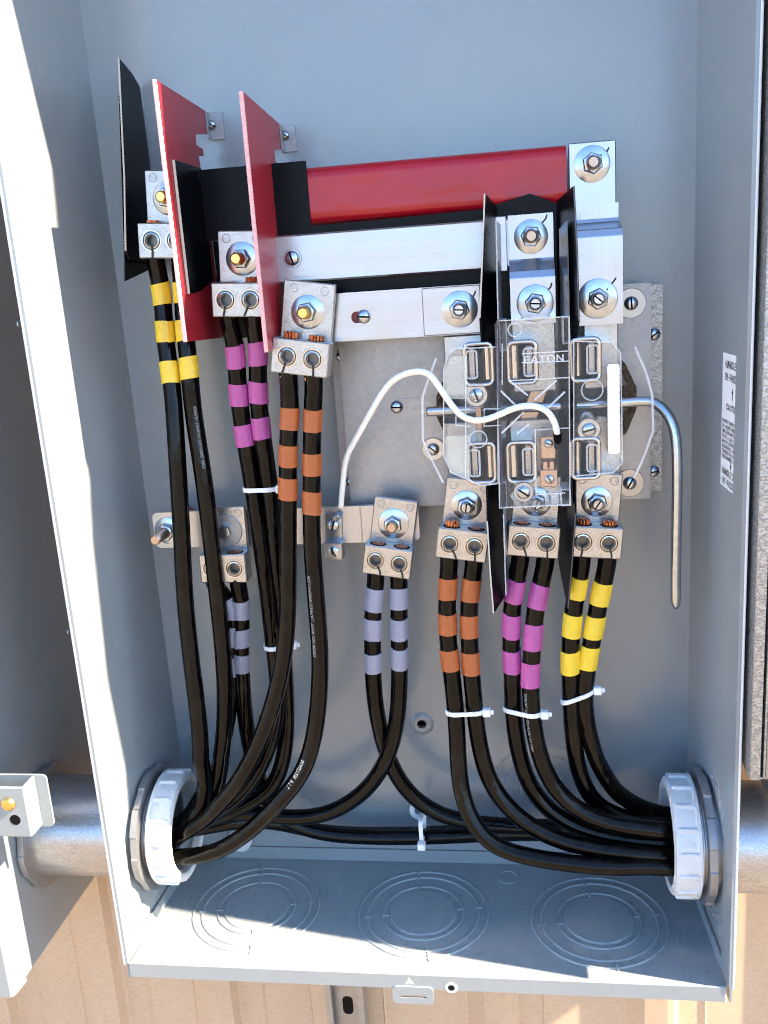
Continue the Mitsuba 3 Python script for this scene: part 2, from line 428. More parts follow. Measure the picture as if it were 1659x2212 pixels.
part(box, "side_knockout", [rk, lathe([(81, 0), (81.6, 1.2), (83, 1.2), (83.6, 0)], (W + FL * 0.5 + 0.3, -97, 104), (-1, -FL / D, 0), n=72)], "paint", 20)
px, pz = (65, -10, 27.9)[0], (65, -10, 27.9)[2]
part(box, "hole_plug", lathe([(0, 7.5), (12.5, 7.2), (15.0, 5.4), (15.4, 0)], (px, -3.0, pz)), "white_plastic", 40, "round pale plug at the foot of the back panel")

# ------------------------------------------------------------------ neighbours
left = thing("side_enclosure", "grey enclosure on the left joined to the large one by conduit, in shade", "enclosure")
LX, LB = -133.0, -28.0
part(left, "right_wall", cbox(LX - 2, LX, -186, 50, LB, H, 0.3), "paint", False)
part(left, "bottom_panel", cbox(LX - 560, LX - 2.2, -186, 47.8, LB, LB + 2, 0.3), "paint", False)
part(left, "back_panel", cbox(LX - 560, LX - 2.2, 48, 50, LB + 2.2, H, 0.3), "paint", False)
part(left, "left_wall", cbox(LX - 562, LX - 560.2, -186, 50, LB, H, 0.3), "paint", False)
flange = Polygon([(LX - 1, -186), (LX + 1, -186), (LX - 1, -206), (LX - 4, -210), (LX - 40, -211), (LX - 40, -209), (LX - 5, -208), (LX - 3, -205)])
m = ext(flange.buffer(0.4), H - LB)
m.apply_translation((0, 0, LB - 4))
part(left, "front_flange", fix(m), "paint", 40)
part(left, "front_door", cbox(LX - 560, LX - 42, -209, -207, LB - 4, H, 0.4), "paint", False)
part(left, "wall_rivet", [lathe([(4, 0), (3.6, 1.2), (0, 1.8)], (LX, -(-22.9, 667.3)[0], (-22.9, 667.3)[1]), (1, 0, 0)), lathe([(4, 0), (3.6, 1.2), (0, 1.8)], (LX, -(-24.1, 294.5)[0], (-24.1, 294.5)[1]), (1, 0, 0))], "zinc", 40)
# latch bracket on the left enclosure's flange
bz0, bz1 = 76.0, 146.0
lb = part(left, "latch_bracket", xz(sbox(LX - 6, 165.6, -63.7, 224.6).buffer(-5).buffer(5), -192, -189.5), "paint", False)
part(lb, "clamp_plate", [cbox(LX - 40, -75.6, -215, -212, 167.8, 224.4, 1.4), cbox(-75.6 - 3, -75.6, -211.8, -192.2, 167.8, 224.4, 1.0)], "paint", 30)
part(lb, "brass_screw", lathe([(0, 4.5), (5.5, 3.6), (7.6, 1.0), (7.6, 0)], (-94.7, -215, 206)), "yellow_zinc", 40)
part(lb, "hole", lathe([(0, 0.4), (5.6, 0.4), (5.6, 0)], (-90.4, -215, 187.8)), "hollow_dark", False)

right = thing("meter_enclosure", "speckled grey enclosure at the right edge of the picture, its front edge sunlit", "enclosure")
RX, RD, RB, RT = 616.0, 210.0, 237.0, 1560.0
part(right, "left_wall", cbox(RX, RX + 2, -RD + 2, 50, RB, RT, 0.4), "spangled", False)
part(right, "front_flange", cbox(RX, RX + 8.5, -RD, -RD + 1.8, RB, RT, 0.5), "spangled", False)
part(right, "bottom_panel", cbox(RX + 2.2, RX + 400, -RD + 2, 50, RB, RB + 2, 0.3), "spangled", False)
part(right, "door_return", cbox(RX + 11, RX + 13, -RD + 1, -40, RB + 2.2, RT, 0.3), "spangled", False)
shadow_leaf = [(30, 168), (218, 168), (218, 640), (226, 672), (258, 700), (262, 740), (253, 806), (262, 913), (250, 1061), (238, 1120), (240, 1160), (228, 1180), (236, 1290), (222, 1420), (216, 1560), (30, 1560)]  # unseen leaf, added and outlined to cast the notched shadow on the left wall
part(right, "front_door", cbox(RX + 13.4, RX + 39, -RD + 1, -RD + 3, RB + 2.2, RT, 0.3), "galvanized", False)
part(right, "added_shadow_leaf", dz(Polygon(shadow_leaf), RX + 40, RX + 42), "paint", False)
part(right, "body", cbox(RX + 43, RX + 400, -150, 48, RB + 2.2, RT, 3), "paint", False)

# strut channel on the wall, below the box
st = thing("strut_channel", "galvanized strut channel with a slot, standing below the box", "channel")
sx0, sx1 = 146.1, 197.3
sc = Polygon([(sx0, 24), (sx1, 24), (sx1, 42), (sx0, 42)]).difference(Polygon([(sx0 + 2.5, 20), (sx1 - 2.5, 20), (sx1 - 2.5, 39.5), (sx0 + 2.5, 39.5)]))
sc = sc.union(sbox(sx0, 22, sx0 + 8, 24.5)).union(sbox(sx1 - 8, 22, sx1, 24.5)).union(sbox(sx0 + 6, 22, sx0 + 8, 30)).union(sbox(sx1 - 8, 22, sx1 - 6, 30))
m = ext(sc, 1700)
m.apply_translation((0, 0, -940))
part(st, "channel", fix(m), "galvanized", False)
sxm = (sx0 + sx1) / 2
for z in (-251.9, -251.9 - 51):
    part(st, "slot", xz(sbox(sxm - 7, z - 14, sxm + 7, z + 14).buffer(-6.5).buffer(6.5), 38.9, 39.4), "hollow_dark", False)


# ------------------------------------------------------------------ conduits and bushings
CZ = 105.5


def conduit(x0, x1, label, locks):
    t = thing("conduit", label, "conduit")
    r = 55.5
    part(t, "pipe", lathe([(r - 5, 0), (r, 0), (r, x1 - x0), (r - 5, x1 - x0), (r - 5, 0)], (x0, -95, CZ), (1, 0, 0), 64), "pipe_steel", 40)
    for xa, xb, r2 in locks:
        pts = []
        for i in range(8):
            a = 45 * i + 14
            for da, rr in ((-14, r2), (-3, r2 * 1.015), (8, r2), (10, r2 - 2.2), (29, r2 - 2.2)):
                pts.append((rr * math.cos(math.radians(a + da)), rr * math.sin(math.radians(a + da))))
        ring = Polygon(pts).intersection(Point(0, 0).buffer(r2 - 0.8, 64)).buffer(1.0).difference(Point(0, 0).buffer(r - 1, 48))
        m = ext(ring, xb - xa)
        m.apply_transform(rot_to((1, 0, 0)))
        m.apply_translation((xa, -95, CZ))
        part(t, "locknut", fix(m), "galvanized", 30)
    return t


cl = conduit(LX - 30, 14, "short grey steel conduit between the left enclosure and the large box", ((LX + 2, LX + 9, 68), (-1, 6, 68)))
cr = conduit(582, 900, "thick steel conduit leaving the right side of the large box", ((594, 601.5, 68), (608, 614, 67)))
part(cl, "thread", [lathe([(53, 0), (58.0, 0.9), (53, 1.8)], (x, -95, CZ), (1, 0, 0), 64) for x in np.arange(6, 13, 2.0)], "socket_steel", 30)
part(cr, "thread", [lathe([(53, 0), (58.0, 0.9), (53, 1.8)], (x, -95, CZ), (1, 0, 0), 64) for x in np.arange(583, 594, 2.0)], "socket_steel", 30)


def bushing(x, sg, label):
    t = thing("conduit_bushing", label, "bushing")
    prof = [(54.5, 0), (60.5, 0), (62.5, 1.2), (62.5, 4.0), (60.0, 5.2), (60.0, 22), (58.8, 25.5), (55.5, 27.2), (52, 27.2), (49.8, 26), (49.2, 23), (49.2, 17), (54.5, 15), (54.5, 0)]
    part(t, "ring", lathe(prof, (x, -95, CZ), (sg, 0, 0), 72), "white_plastic", 35)
    for i in range(16):
        a = 2 * math.pi * (i + 0.35) / 16
        y, z = 60.2 * math.cos(a), 60.2 * math.sin(a)
        c = trimesh.convex.convex_hull(np.vstack([trimesh.creation.icosphere(2, 2.5).vertices + (x + sg * 6, -95 + y, CZ + z), trimesh.creation.icosphere(2, 2.5).vertices + (x + sg * 21, -95 + y, CZ + z)]))
        part(t, "grip_rib", c, "white_plastic", 40)


bushing(12.5, 1, "white plastic bushing ringing the left conduit opening, partly sunlit")
bushing(589.5, -1, "white plastic bushing ringing the right conduit opening")


# ------------------------------------------------------------------ fasteners
def slot_screw(parent, pos, r=6.0, h=3.2, turn=20, m="zinc", name="screw", washer=0.0, wm=None):
    c = np.array(pos, float)
    if washer:
        part(parent, name + "_washer", lathe([(r * 0.6, 0.9), (washer - 0.5, 0.9), (washer, 0.4), (washer, 0)], c), wm or m, 30)
        c = c + (0, -0.9, 0)
    s = part(parent, name, lathe([(r, 0), (r, h * 0.4), (r * 0.8, h * 0.8), (r * 0.45, h), (0, h)], c, n=28), m, 40)
    b = cbox(-r * 0.86, r * 0.86, -h - 0.15, -h * 0.55, -r * 0.13, r * 0.13, 0.05)
    part(s, "slot", place(b, c, turn), "hollow_dark", False)


def cone_bolt(parent, pos, kind, turn=10, washer=16.0, stud_len=9.0):
    """conical washer, hex nut and stud end; kind: stud material key"""
    c = np.array(pos, float)
    part(parent, "washer", lathe([(0, 2.6), (washer * 0.55, 2.6), (washer - 0.8, 1.2), (washer, 0.7), (washer, 0)], c, n=48), "zinc", 30)
    part(parent, "hex_nut", hexa(c + (0, -2.6, 0), 9.8, 6.5, turn=turn), "zinc", 20)
    part(parent, "nut_collar", lathe([(6.2, 0), (7.6, 0.2), (7.6, 1.2), (6.2, 1.8), (5.4, 0)], c + (0, -9.1, 0)), "zinc", 30)
    s = part(parent, "stud", lathe([(0, stud_len), (4.2, stud_len), (5.3, stud_len - 1.2)] + [(5.3 - 0.45 * (i % 2), stud_len - 1.6 - 0.5 * i) for i in range(int(stud_len / 0.5) - 3)] + [(5.3, 0)], c + (0, -9.0, 0), n=28), kind, 30)
    return c + (0, -9 - stud_len, 0), s


def slotted_stud(parent, pos, turn=20, washer=17.0, ink=True):
    end, s = cone_bolt(parent, pos, "zinc", turn + 12, washer, 5.0)
    part(s, "slot", place(cbox(-4.6, 4.6, -0.25, 0.5, -0.7, 0.7, 0.05), end, turn), "hollow_dark", False)


def ink_mark(parent, pos, pts, w=1.5):
    ln = LineString(pts).buffer(w / 2)
    part(parent, "ink_mark", place(xz(ln, -0.16, 0.1), pos), "ink", False)


# ------------------------------------------------------------------ lugs
rng = np.random.default_rng(4)
LUGS = []


def strands(c, n, r, h, seed):
    g = np.random.default_rng(seed)
    out = []
    ring = [(0, 0)] + [(2.6 * math.cos(a), 2.6 * math.sin(a)) for a in np.arange(6) * math.pi / 3] + [(5.2 * math.cos(a), 5.2 * math.sin(a)) for a in np.arange(12) * math.pi / 6]
    for x, y in ring:
        hh = h * g.uniform(0.65, 1.1)
        p = np.array(c) + (x, y * 0.9, -8)
        q = np.array(c) + (x * g.uniform(0.95, 1.18), y * 0.9 * g.uniform(0.95, 1.15), hh)
        out.append(cyl(p, q, r, 8))
    return trimesh.util.concatenate(out)


def lug(screw, tilt, label, bolt, group=None, protrude=(3, 3), marks=True, tongue_top=26, below=True, seed=0, block_h=31, BW=25.0, gap=20.0):
    t = thing("cable_lug", label, "lug", group)
    T, B, SX = 6.0, 27.0, 12.2
    z1, z0 = -gap, -gap - block_h
    ca, sa = math.cos(math.radians(tilt)), math.sin(math.radians(tilt))
    zm = (z0 + z1) / 2
    pos = (screw[0] - (-SX * ca + zm * sa), screw[1] + B, screw[2] - (SX * sa + zm * ca))
    part(t, "tongue", place(cbox(-BW + 2.5, BW - 2.5, -T, 0, z0 + 2, tongue_top, 0.9), pos, tilt), "lug_metal", False)
    blk = cbox(-BW, BW, -B, -T - 0.05, z0, z1, 1.1)
    for sx in (-SX, SX):
        blk = trimesh.boolean.difference([blk, trimesh.creation.cylinder(8.6, 20, sections=40, transform=trimesh.transformations.translation_matrix((sx, -B, zm)) @ trimesh.transformations.rotation_matrix(math.pi / 2, [1, 0, 0]))], engine="manifold")
    part(t, "block", place(blk, pos, tilt), "lug_metal", False)
    for k, sx in enumerate((-SX, SX)):
        zc = zm
        c = np.array((sx, -B, zc))
        sc = part(t, "set_screw", place([lathe([(8.7, -0.5), (9.1, 0.35), (10.2, 0.35), (10.6, -0.2)], c, n=40), lathe([(5.9, -9.0), (5.9, -0.8), (6.6, 0.3), (7.6, 0.1), (7.9, -1.0), (7.9, -9.0)], c, n=40)], pos, tilt), "chrome", 35)
        ang = 15 + 23 * k + seed * 17
        ho = [(6.2 * math.cos(math.radians(60 * q + ang)), 6.2 * math.sin(math.radians(60 * q + ang))) for q in range(6)]
        sk_ = Point(0, 0).buffer(5.95, 24).difference(Polygon(ho).buffer(-0.7))
        part(sc, "hex_socket", place([xz(affinity.translate(sk_, sx, zc), -B + 0.7, -B + 8), xz(affinity.translate(Point(0, 0).buffer(5.9), sx, zc), -B + 7.4, -B + 8.0)], pos, tilt), "socket_dark", False)
        cz = z1 - 0.2
        cy = -(T + B) / 2 - 1
        part(t, "cable_hole", place(lathe([(0, 0.15), (8.6, 0.15), (8.6, 0)], (sx, cy, z1), (0, 0, 1)), pos, tilt), "hollow_dark", False)
        part(t, "copper_strands", place(strands((sx, cy, z1), 19, 1.25, protrude[k], seed * 7 + k), pos, tilt), "copper", 40)
        if below:
            part(t, "copper_tail", place([cyl((sx + 7.4 * math.cos(a), cy + 7.4 * math.sin(a), z0 - 5), (sx + 7.2 * math.cos(a), cy + 7.2 * math.sin(a), z0 + 1), 1.35, 8) for a in np.arange(16) * math.pi / 8], pos, tilt), "copper", 40)
        if marks:
            g = np.random.default_rng(seed * 11 + k)
            e = g.uniform(-0.25, 0.9) * (1 if seed < 4 else -1)
            part(sc, "ink_mark", place(xz(LineString([(sx - 4.5 * e, zc - 6.2), (sx - 7.5 * e, zc - 10), (sx - 10.5 * e - 0.6, z0 + 1.4)]).buffer(0.85), -B - 1.35, -B + 0.1), pos, tilt), "ink", False)
    p = np.array(pos, float) + (0, -T, 0)
    if bolt == "slot":
        slotted_stud(t, p, turn=20 + seed * 13, washer=15.0)
    elif bolt == "hexhead":
        part(t, "washer", lathe([(0, 1.5), (17.5, 1.5), (18.2, 0.9), (18.2, 0)], p, n=48), "galvanized", 30)
        part(t, "hex_bolt", hexa(p + (0, -1.5, 0), 8.2, 6.5, turn=10), "zinc", 20)
    elif bolt:
        cone_bolt(t, p, bolt, turn=5 + seed * 11, washer=16.0, stud_len=14.0 if bolt == "yellow_zinc" else 9.0)
    # stamped maker's marks: two shallow rings of raised metal on the tongue
    for sx in (-15, 15):
        part(t, "stamp", place([lathe([(3.6, 0), (3.9, 0.25), (4.2, 0)], (sx, -T, tongue_top - 7), n=20), cbox(sx - 2.4, sx - 1.7, -T - 0.25, -T, tongue_top - 9, tongue_top - 5, 0.1), cbox(sx - 1.0, sx + 2.2, -T - 0.25, -T, tongue_top - 7.4, tongue_top - 6.7, 0.1), cbox(sx + 1.6, sx + 2.2, -T - 0.25, -T, tongue_top - 9, tongue_top - 5.5, 0.1)], pos, tilt), "lug_metal", False)
    c, s_ = math.cos(math.radians(tilt)), math.sin(math.radians(tilt))
    tails = []
    for sx in (-SX, SX):
        x, z = sx, z0
        tails.append((pos[0] + x * c + z * s_, pos[1] - 17.5, pos[2] - x * s_ + z * c))
    LUGS.append(tails)
    return t


# ------------------------------------------------------------------ busbars
RED_D, B2, B3, NB = 40.0, 70.0, 86.0, 58.0
bus_top = thing("busbar", "busbar in a red insulating sleeve, uppermost of the three, with a bare right end", "busbar")
z0, z1 = 748.8, 798.1
sl = LineString([(215.9, -46), (474.3, -46)])
sleeve = []
prof = sbox(-8, -(z1 - z0) / 2, 8, (z1 - z0) / 2).buffer(-7.9).buffer(7.9, 12)
m = ext(affinity.scale(sbox(-12, -(z1 - z0) / 2 - 4, 12, (z1 - z0) / 2).buffer(-11.5).buffer(11.5, 12), 1, 1), 474.3 - 179)
v = m.vertices.copy()
m.vertices = np.c_[179 + v[:, 2], -46 + v[:, 0], (z0 + z1) / 2 + v[:, 1]]
part(bus_top, "red_sleeve", fix(m), "red_sleeve", 40)
part(bus_top, "bar_end", cbox(476.5, 519.5, -52, -45.5, 710.9, 798.9, 0.9), "aluminium_upright", False)
part(bus_top, "left_end", cbox(64, 180, -50, -44, 772 - 25, 772 + 25, 0.9), "aluminium", False)
cone_bolt(bus_top, (497.8, -52, 779.4), "bronze", 8, 16.5, 9.0)
ink_mark(bus_top, (505.4, -52.6, 784.4), [(3, 3), (6, 5), (7.5, 7.5)])
ink_mark(bus_top, (505.1, -55.4, 784.1), [(-3, 0), (0.5, 2)])


def zlink(kind, label, x0, x1, zt, zb, d0, d1, zstep, bsdf="aluminium_upright"):
    t = thing(kind, label, "busbar")
    ln = LineString([(d0 + 3, zt), (d0 + 3, zstep + 5), (d0 + 6, zstep), (d1 - 6, zstep - 7), (d1 - 3, zstep - 12), (d1 - 3, zb)]).buffer(3.0, cap_style=2, join_style=1)
    part(t, "bent_bar", dz(ln, x0, x1), bsdf, 25)
    return t


lk = zlink("bus_link", "bright bent aluminium link at the far right, joining the red busbar down to the block", 479.9, 520.8, 743.6, 635, 52.2, 92, 724.5)
slotted_stud(lk, (498.1, -92.3, 658.7), 40, 18.0)
ink_mark(lk, (509.4, -92.6, 669.2), [(1, 1), (3, 4), (5, 6.5)])
ink_mark(lk, (509.2, -94.6, 669.2), [(-5, -5), (-2.5, -2.5)])
lk = zlink("bus_link", "bent aluminium link in the middle, between the two black barriers", 419, 460.2, 738.1, 639.5, 70.3, 92, 692.7)
cone_bolt(lk, (439.7, -76.5, 718.1), "bronze", 22, 15.5, 8.0)
slotted_stud(lk, (441.5, -92.3, 658.2), 5, 17.0)
ink_mark(lk, (451.9, -92.6, 668.8), [(1, 0), (4, 3), (5, 6)])
ink_mark(lk, (450.6, -76.8, 730), [(0, 0), (3, 3), (4, 6)])
bus2 = thing("busbar", "bare aluminium busbar in the middle, running behind the second red board", "busbar")
z0, z1 = 691.6, 736.3
part(bus2, "bar", cbox(140, 460.7, -70, -63.8, z0, z1, 1.6), "aluminium", False)
part(bus2, "overlap_plate", cbox(404.4, 417.4, -72.5, -70.1, z0 - 3, z1 + 2, 0.6), "aluminium", False)
slot_screw(bus2, (211.3, -70.2, 714.5), 7.2, 5.0, 75, washer=9.0)
bus3 = thing("busbar", "bare aluminium busbar lowest of the three, with a screw in a red slot", "busbar")
z0, z1 = 633.4, 678.9
bar3 = sbox(213.3, z0, 392.2, z1)
sxx, szz = (276.4, -86, 655.4)[0], (276.4, -86, 655.4)[2]
bar3 = bar3.difference(sbox(sxx - 9, szz - 5.5, sxx + 7, szz + 5.5).buffer(-5).buffer(5))
part(bus3, "bar", xz(bar3.buffer(-1).buffer(1), -86, -80), "aluminium", False)
part(bus3, "slot_lining", cbox(sxx - 13, sxx + 11, -79.5, -77, szz - 9, szz + 9), "red_board", False)
part(bus3, "end_pad", cbox(336.5, 391.4, -88.6, -86.1, z0 + 0.5, z1 - 0.6, 0.8), "aluminium", False)
slot_screw(bus3, (279.6, -86.2, 655.6), 6.6, 5.0, 5)
slotted_stud(bus3, (371.5, -88.8, 656.9), 5, 17.0)
ink_mark(bus3, (382.9, -89, 668.1), [(-1, -2), (2, 0), (4, 4)])
neutral = thing("neutral_bar", "pale aluminium neutral bar low on the left, crossing behind the cables", "busbar")
z0, z1 = 422.5, 462
part(neutral, "bar", xz(sbox(29, z0, 317.5, z1).buffer(-6).buffer(6), -58, -52), "aluminium", False)
cone_bolt(neutral, (45.1, -58.2, 442), "bronze", 15, 15.0, 30.0)
part(neutral, "standoff", [cyl((45, -52, (z0 + z1) / 2), (45, -1, (z0 + z1) / 2), 14), cyl((261.6, -52, (z0 + z1) / 2), (261.6, -1, (z0 + z1) / 2), 14)], "red_board", 40)
part(neutral, "joint_edge", [cbox(280.6, 280.6 + 1.4, -59.2, -58, z0 + 1, z1 - 1, 0.3), cbox(256.2, 256.2 + 1.2, -58.8, -58, z0 + 1, z1 - 1, 0.3)], "lug_metal", False)
# standoffs behind the three bars
for par, x, z, d in ((bus2, 330, 715, 63), (bus3, 330, 655, 79), (bus_top, 330, 770, 37)):
    part(par, "standoff", cbox(x - 30, x + 30, -d, -1, z - 15, z + 15), "red_board", False)

# ------------------------------------------------------------------ insulating boards and sheets
rb = thing("insulating_board", "red fibreglass board with a sunlit front edge, left of the two", "insulating board")
b1 = Polygon([(140, 645), (142, 870), (9, 865), (9, 843), (48, 838), (50, 828), (30, 826), (30, 820), (46, 820), (23, 641)])
part(rb, "board", dz(b1, 117.6, 121.0), "red_board", False)
part(rb, "front_edge", cbox(117.4, 121.2, -143.0, -140.6, 645, 870.5, 0.6), "red_edge", False)
part(rb, "bracket", [cbox(121.1, 122.6, -12, -0.2, 838, 864, 0.3), cbox(121.1, 136, -1.6, -0.1, 838, 864, 0.3)], "galvanized", False)
slot_screw(rb, (124.3, -2, 852.3), 4.6, 4.2, 30, "zinc")
rb = thing("insulating_board", "red fibreglass board beside the purple taped cables, right of the two", "insulating board")
b2 = Polygon([(136, 631), (137, 854.5), (9, 846), (9, 822), (40, 818), (42, 808), (30, 806), (30, 800), (43, 800), (76, 633)])
part(rb, "board", dz(b2, 192.6, 196.0), "red_board", False)
part(rb, "front_edge", cbox(192.4, 196.2, -138.4, -136.2, 631, 855, 0.6), "red_edge", False)
part(rb, "bracket", [cbox(196.1, 197.6, -12, -0.2, 820, 845, 0.3), cbox(196.1, 210, -1.6, -0.1, 820, 845, 0.3)], "galvanized", False)
slot_screw(rb, (199.6, -2, 835.8), 4.6, 4.2, 30, "zinc")


def sheet(label, parts_, bsdf="black_sheet"):
    t = thing("barrier_sheet", label, "barrier sheet", None)
    for nm, m, b in parts_:
        part(t, nm, m, b, 20)
    return t


g = Polygon([(50, 912), (22, 904), (4, 894), (2, 720), (88, 724), (94, 732), (74, 800)])
sheet("black insulating sheet standing alone at the far left, above the yellow taped cables", [("sheet", dz(g, 52.5, 54.0), "black_sheet"), ("edge", tube([(53.2, -50, 912), (53.2, -74, 800), (53.2, -94, 732)], 0.9, 8), "sheet_edge")])
g = Polygon([(46, 888), (10, 884), (6, 726), (92, 712), (86, 730)])
sheet("narrow black sheet showing behind the far left black sheet", [("sheet", dz(affinity.translate(g, 0, -8), 47.0, 48.2), "black_sheet")])
g = Polygon([(124, 806), (50, 806), (50, 700), (92, 690), (121, 688)])
bl = xz(sbox(123.8, 737, 230, 803.5), -59.5, -58)
sheet("black insulating sheet folded between the two red boards", [("side", dz(g, 121.4, 123.2), "black_sheet"), ("sunlit_side_edge", cbox(121.2, 123.4, -126.5, -124.1, 688, 806, 0.4), "sheet_edge"), ("back", bl, "black_sheet"), ("lower_back", xz(sbox(124, 640, 186, 736.8), -40, -38.6), "black_sheet")])  # pale side edge has the sunlight on it painted in
top = [(215.8, -62, 742.9), (394.7, -62, 746.5), (440.2, -62, 757.1), (465.4, -62, 746.1), (480.2, -62, 745)]
poly = Polygon([(p_[0], p_[2]) for p_ in top] + [(482, 640), (200, 640)])
sheet("black insulating sheet showing in the gaps between the three busbars", [("sheet", xz(poly, -61.5, -60), "black_sheet")])


def ruled(front, back, t=1.5):
    """a thin sheet between two edge lines (x, distance, z), thickened along x"""
    a, b = np.array(front, float), np.array(back, float)
    n = len(a)
    q = np.vstack([a, b, a + (t, 0, 0), b + (t, 0, 0)])
    q = np.c_[q[:, 0], -q[:, 1], q[:, 2]]
    f = []
    for i in range(n - 1):
        f += [(i, i + 1, n + i + 1), (i, n + i + 1, n + i), (2 * n + i, 3 * n + i + 1, 2 * n + i + 1), (2 * n + i, 3 * n + i, 3 * n + i + 1)]
        f += [(i, 2 * n + i + 1, i + 1), (i, 2 * n + i, 2 * n + i + 1), (n + i, n + i + 1, 3 * n + i + 1), (n + i, 3 * n + i + 1, 3 * n + i)]
    for i in (0, n - 1):
        f += [(i, n + i, 3 * n + i), (i, 3 * n + i, 2 * n + i)]
    m = trimesh.Trimesh(q, f, process=False)
    trimesh.repair.fix_normals(m)
    return m


def edge_line(pts, r=0.9):
    return tube([(p_[0] + 0.6, -p_[1], p_[2]) for p_ in pts], r, 8)


fa = [(399.5, 132, 755), (396, 134, 710), (391, 134, 650), (391, 118, 626), (390, 118, 480), (390, 134, 462), (391, 134, 410), (392.5, 134, 370)]
ba = [(408.5, 55, 747), (408.5, 55, 710), (408.5, 55, 650), (408.5, 55, 626), (408, 55, 480), (408, 55, 462), (408, 55, 410), (408, 72, 375)]
sheet("black barrier sheet with a pale front edge, left of the middle phase", [("sheet", ruled(fa, ba), "black_sheet"), ("edge", edge_line(fa[:3], 0.7), "sheet_edge"), ("edge", edge_line(fa[5:], 0.7), "sheet_edge")])
fa = [(475, 134, 755), (477, 134, 700), (477.5, 134, 642), (476, 118, 626), (473, 118, 480), (472, 134, 467), (468, 134, 420), (463.5, 130, 372)]
ba = [(464, 70, 748), (463.5, 70, 700), (463, 70, 640), (463, 70, 626), (460, 70, 480), (459.5, 70, 467), (458.5, 70, 420), (458.0, 78, 402)]
sheet("black barrier sheet right of the middle phase, beside the yellow taped cables", [("sheet", ruled(fa, ba), "black_sheet"), ("edge", edge_line(fa[:3], 0.6), "smoke_sheet"), ("edge", edge_line(fa[5:], 0.6), "smoke_sheet"), ("fold", ruled([(470, 120, 728), (470.5, 120, 640)], [(464.5, 92, 722), (464.5, 92, 640)], 0.8), "smoke_sheet")])
fa = [(408.4, 134, 732), (407, 134, 648), (406, 116, 626), (405.5, 116, 480), (405.5, 134, 468), (405, 134, 388)]
ba = [(411.5, 96, 730), (410.5, 96, 648), (410, 96, 626), (409.5, 96, 480), (409.5, 96, 468), (408.5, 100, 380)]
sheet("thin smoky barrier strip just right of the pale edged black barrier", [("sheet", ruled(fa, ba, 0.8), "smoke_sheet"), ("edge", edge_line(fa[:2], 0.6), "clear_edge"), ("edge", edge_line(fa[4:], 0.6), "clear_edge")])

# ------------------------------------------------------------------ mounting plates
pl = thing("mounting_plate", "galvanized back plate carrying the meter block, with slotted screws along both edges", "plate")
part(pl, "base_sheet", xz(sbox(231.4, 461.9, 520, 666.3), -16, -13.5), "galvanized", False)
part(pl, "side_rail", xz(sbox(520.2, 457.2, 567.4, 666.3), -16.2, -13.5), "spangled", False)
g = sbox(243.4, 454.5, 553.5, 668.7).buffer(-1).buffer(1)
part(pl, "front_sheet", xz(g, -36, -33.8), "galvanized", False)
part(pl, "spacer", [cbox(243.4 + 1, 243.4 + 3, -33.7, -16.1, 455.5, 667.9, 0.3), cbox(553.5 - 3, 553.5 - 1, -33.7, -16.1, 455.5, 667.9, 0.3)], "galvanized", False)
for u in (0,):
    slot_screw(pl, (559.3, -16.3, 617.8), 6.0, 4.2, -35)
    slot_screw(pl, (558.9, -16.3, 478.3), 6.0, 4.2, -5)
    slot_screw(pl, (241.5, -16.3, 613.6), 5.5, 4.2, 30)
    slot_screw(pl, (238.9, -16.3, 478.5), 5.5, 4.2, 60)
    slot_screw(pl, (534.5, -36.3, 650.3), 6.6, 4.0, 85, washer=14.5, wm="socket_steel")
    slot_screw(pl, (532.8, -36.3, 471.5), 6.6, 4.0, -60, washer=14.5, wm="socket_steel")
    slot_screw(pl, (299.4, -37.2, 560.7), 6.4, 4.4, 3)
    slot_screw(pl, (334.7, -37.2, 515.1), 6.4, 4.4, 40, washer=12.0)
ox, oz = (322.2, -36, 558.9)[0], (322.2, -36, 558.9)[2]
ob = sbox(ox - 34, oz - 10, ox + 34, oz + 10).buffer(-9.9).buffer(9.9)
part(pl, "embossed_oval", xz(ob, -37.1, -36.0), "galvanized", False)
ib = sbox(ox - 8, oz - 4.6, ox + 12, oz + 4.6).buffer(-4.5).buffer(4.5)
part(pl, "oval_slot", xz(ib.buffer(0.8).difference(ib), -37.6, -37.0), "socket_steel", False)

# ------------------------------------------------------------------ meter block
mb = thing("meter_block", "meter socket block with chromed jaws under clear moulded covers", "meter socket")
bx0, bx1, bz0, bz1 = 356.0, 520.0, 500.0, 612.0
part(mb, "base", [cbox(360, 396, -62, -36.2, 505, 608, 3), cbox(412, 458, -62, -36.2, 500, 612, 3), cbox(474, 512, -62, -36.2, 505, 608, 3)], "base_grey", 30)
# black moulded ends that carry the bypass shaft
for x0, x1, sg in ((338, 361, -1), (518, 541, 1)):
    c = (x0 + x1) / 2 - sg * 5
    arm = LineString([(c - sg * 8, 602), (c - sg * 1, 594), (c + sg * 6, 578), (c + sg * 9, 572), (c + sg * 9, 552), (c + sg * 6, 545), (c, 530), (c - sg * 8, 524)]).buffer(2.6)
    hub = sbox(min(c - sg * 10, c + sg * 9), 553, max(c - sg * 10, c + sg * 9), 571)
    part(mb, "shaft_support", xz(arm.union(hub), -66, -37), "black_plastic", False)
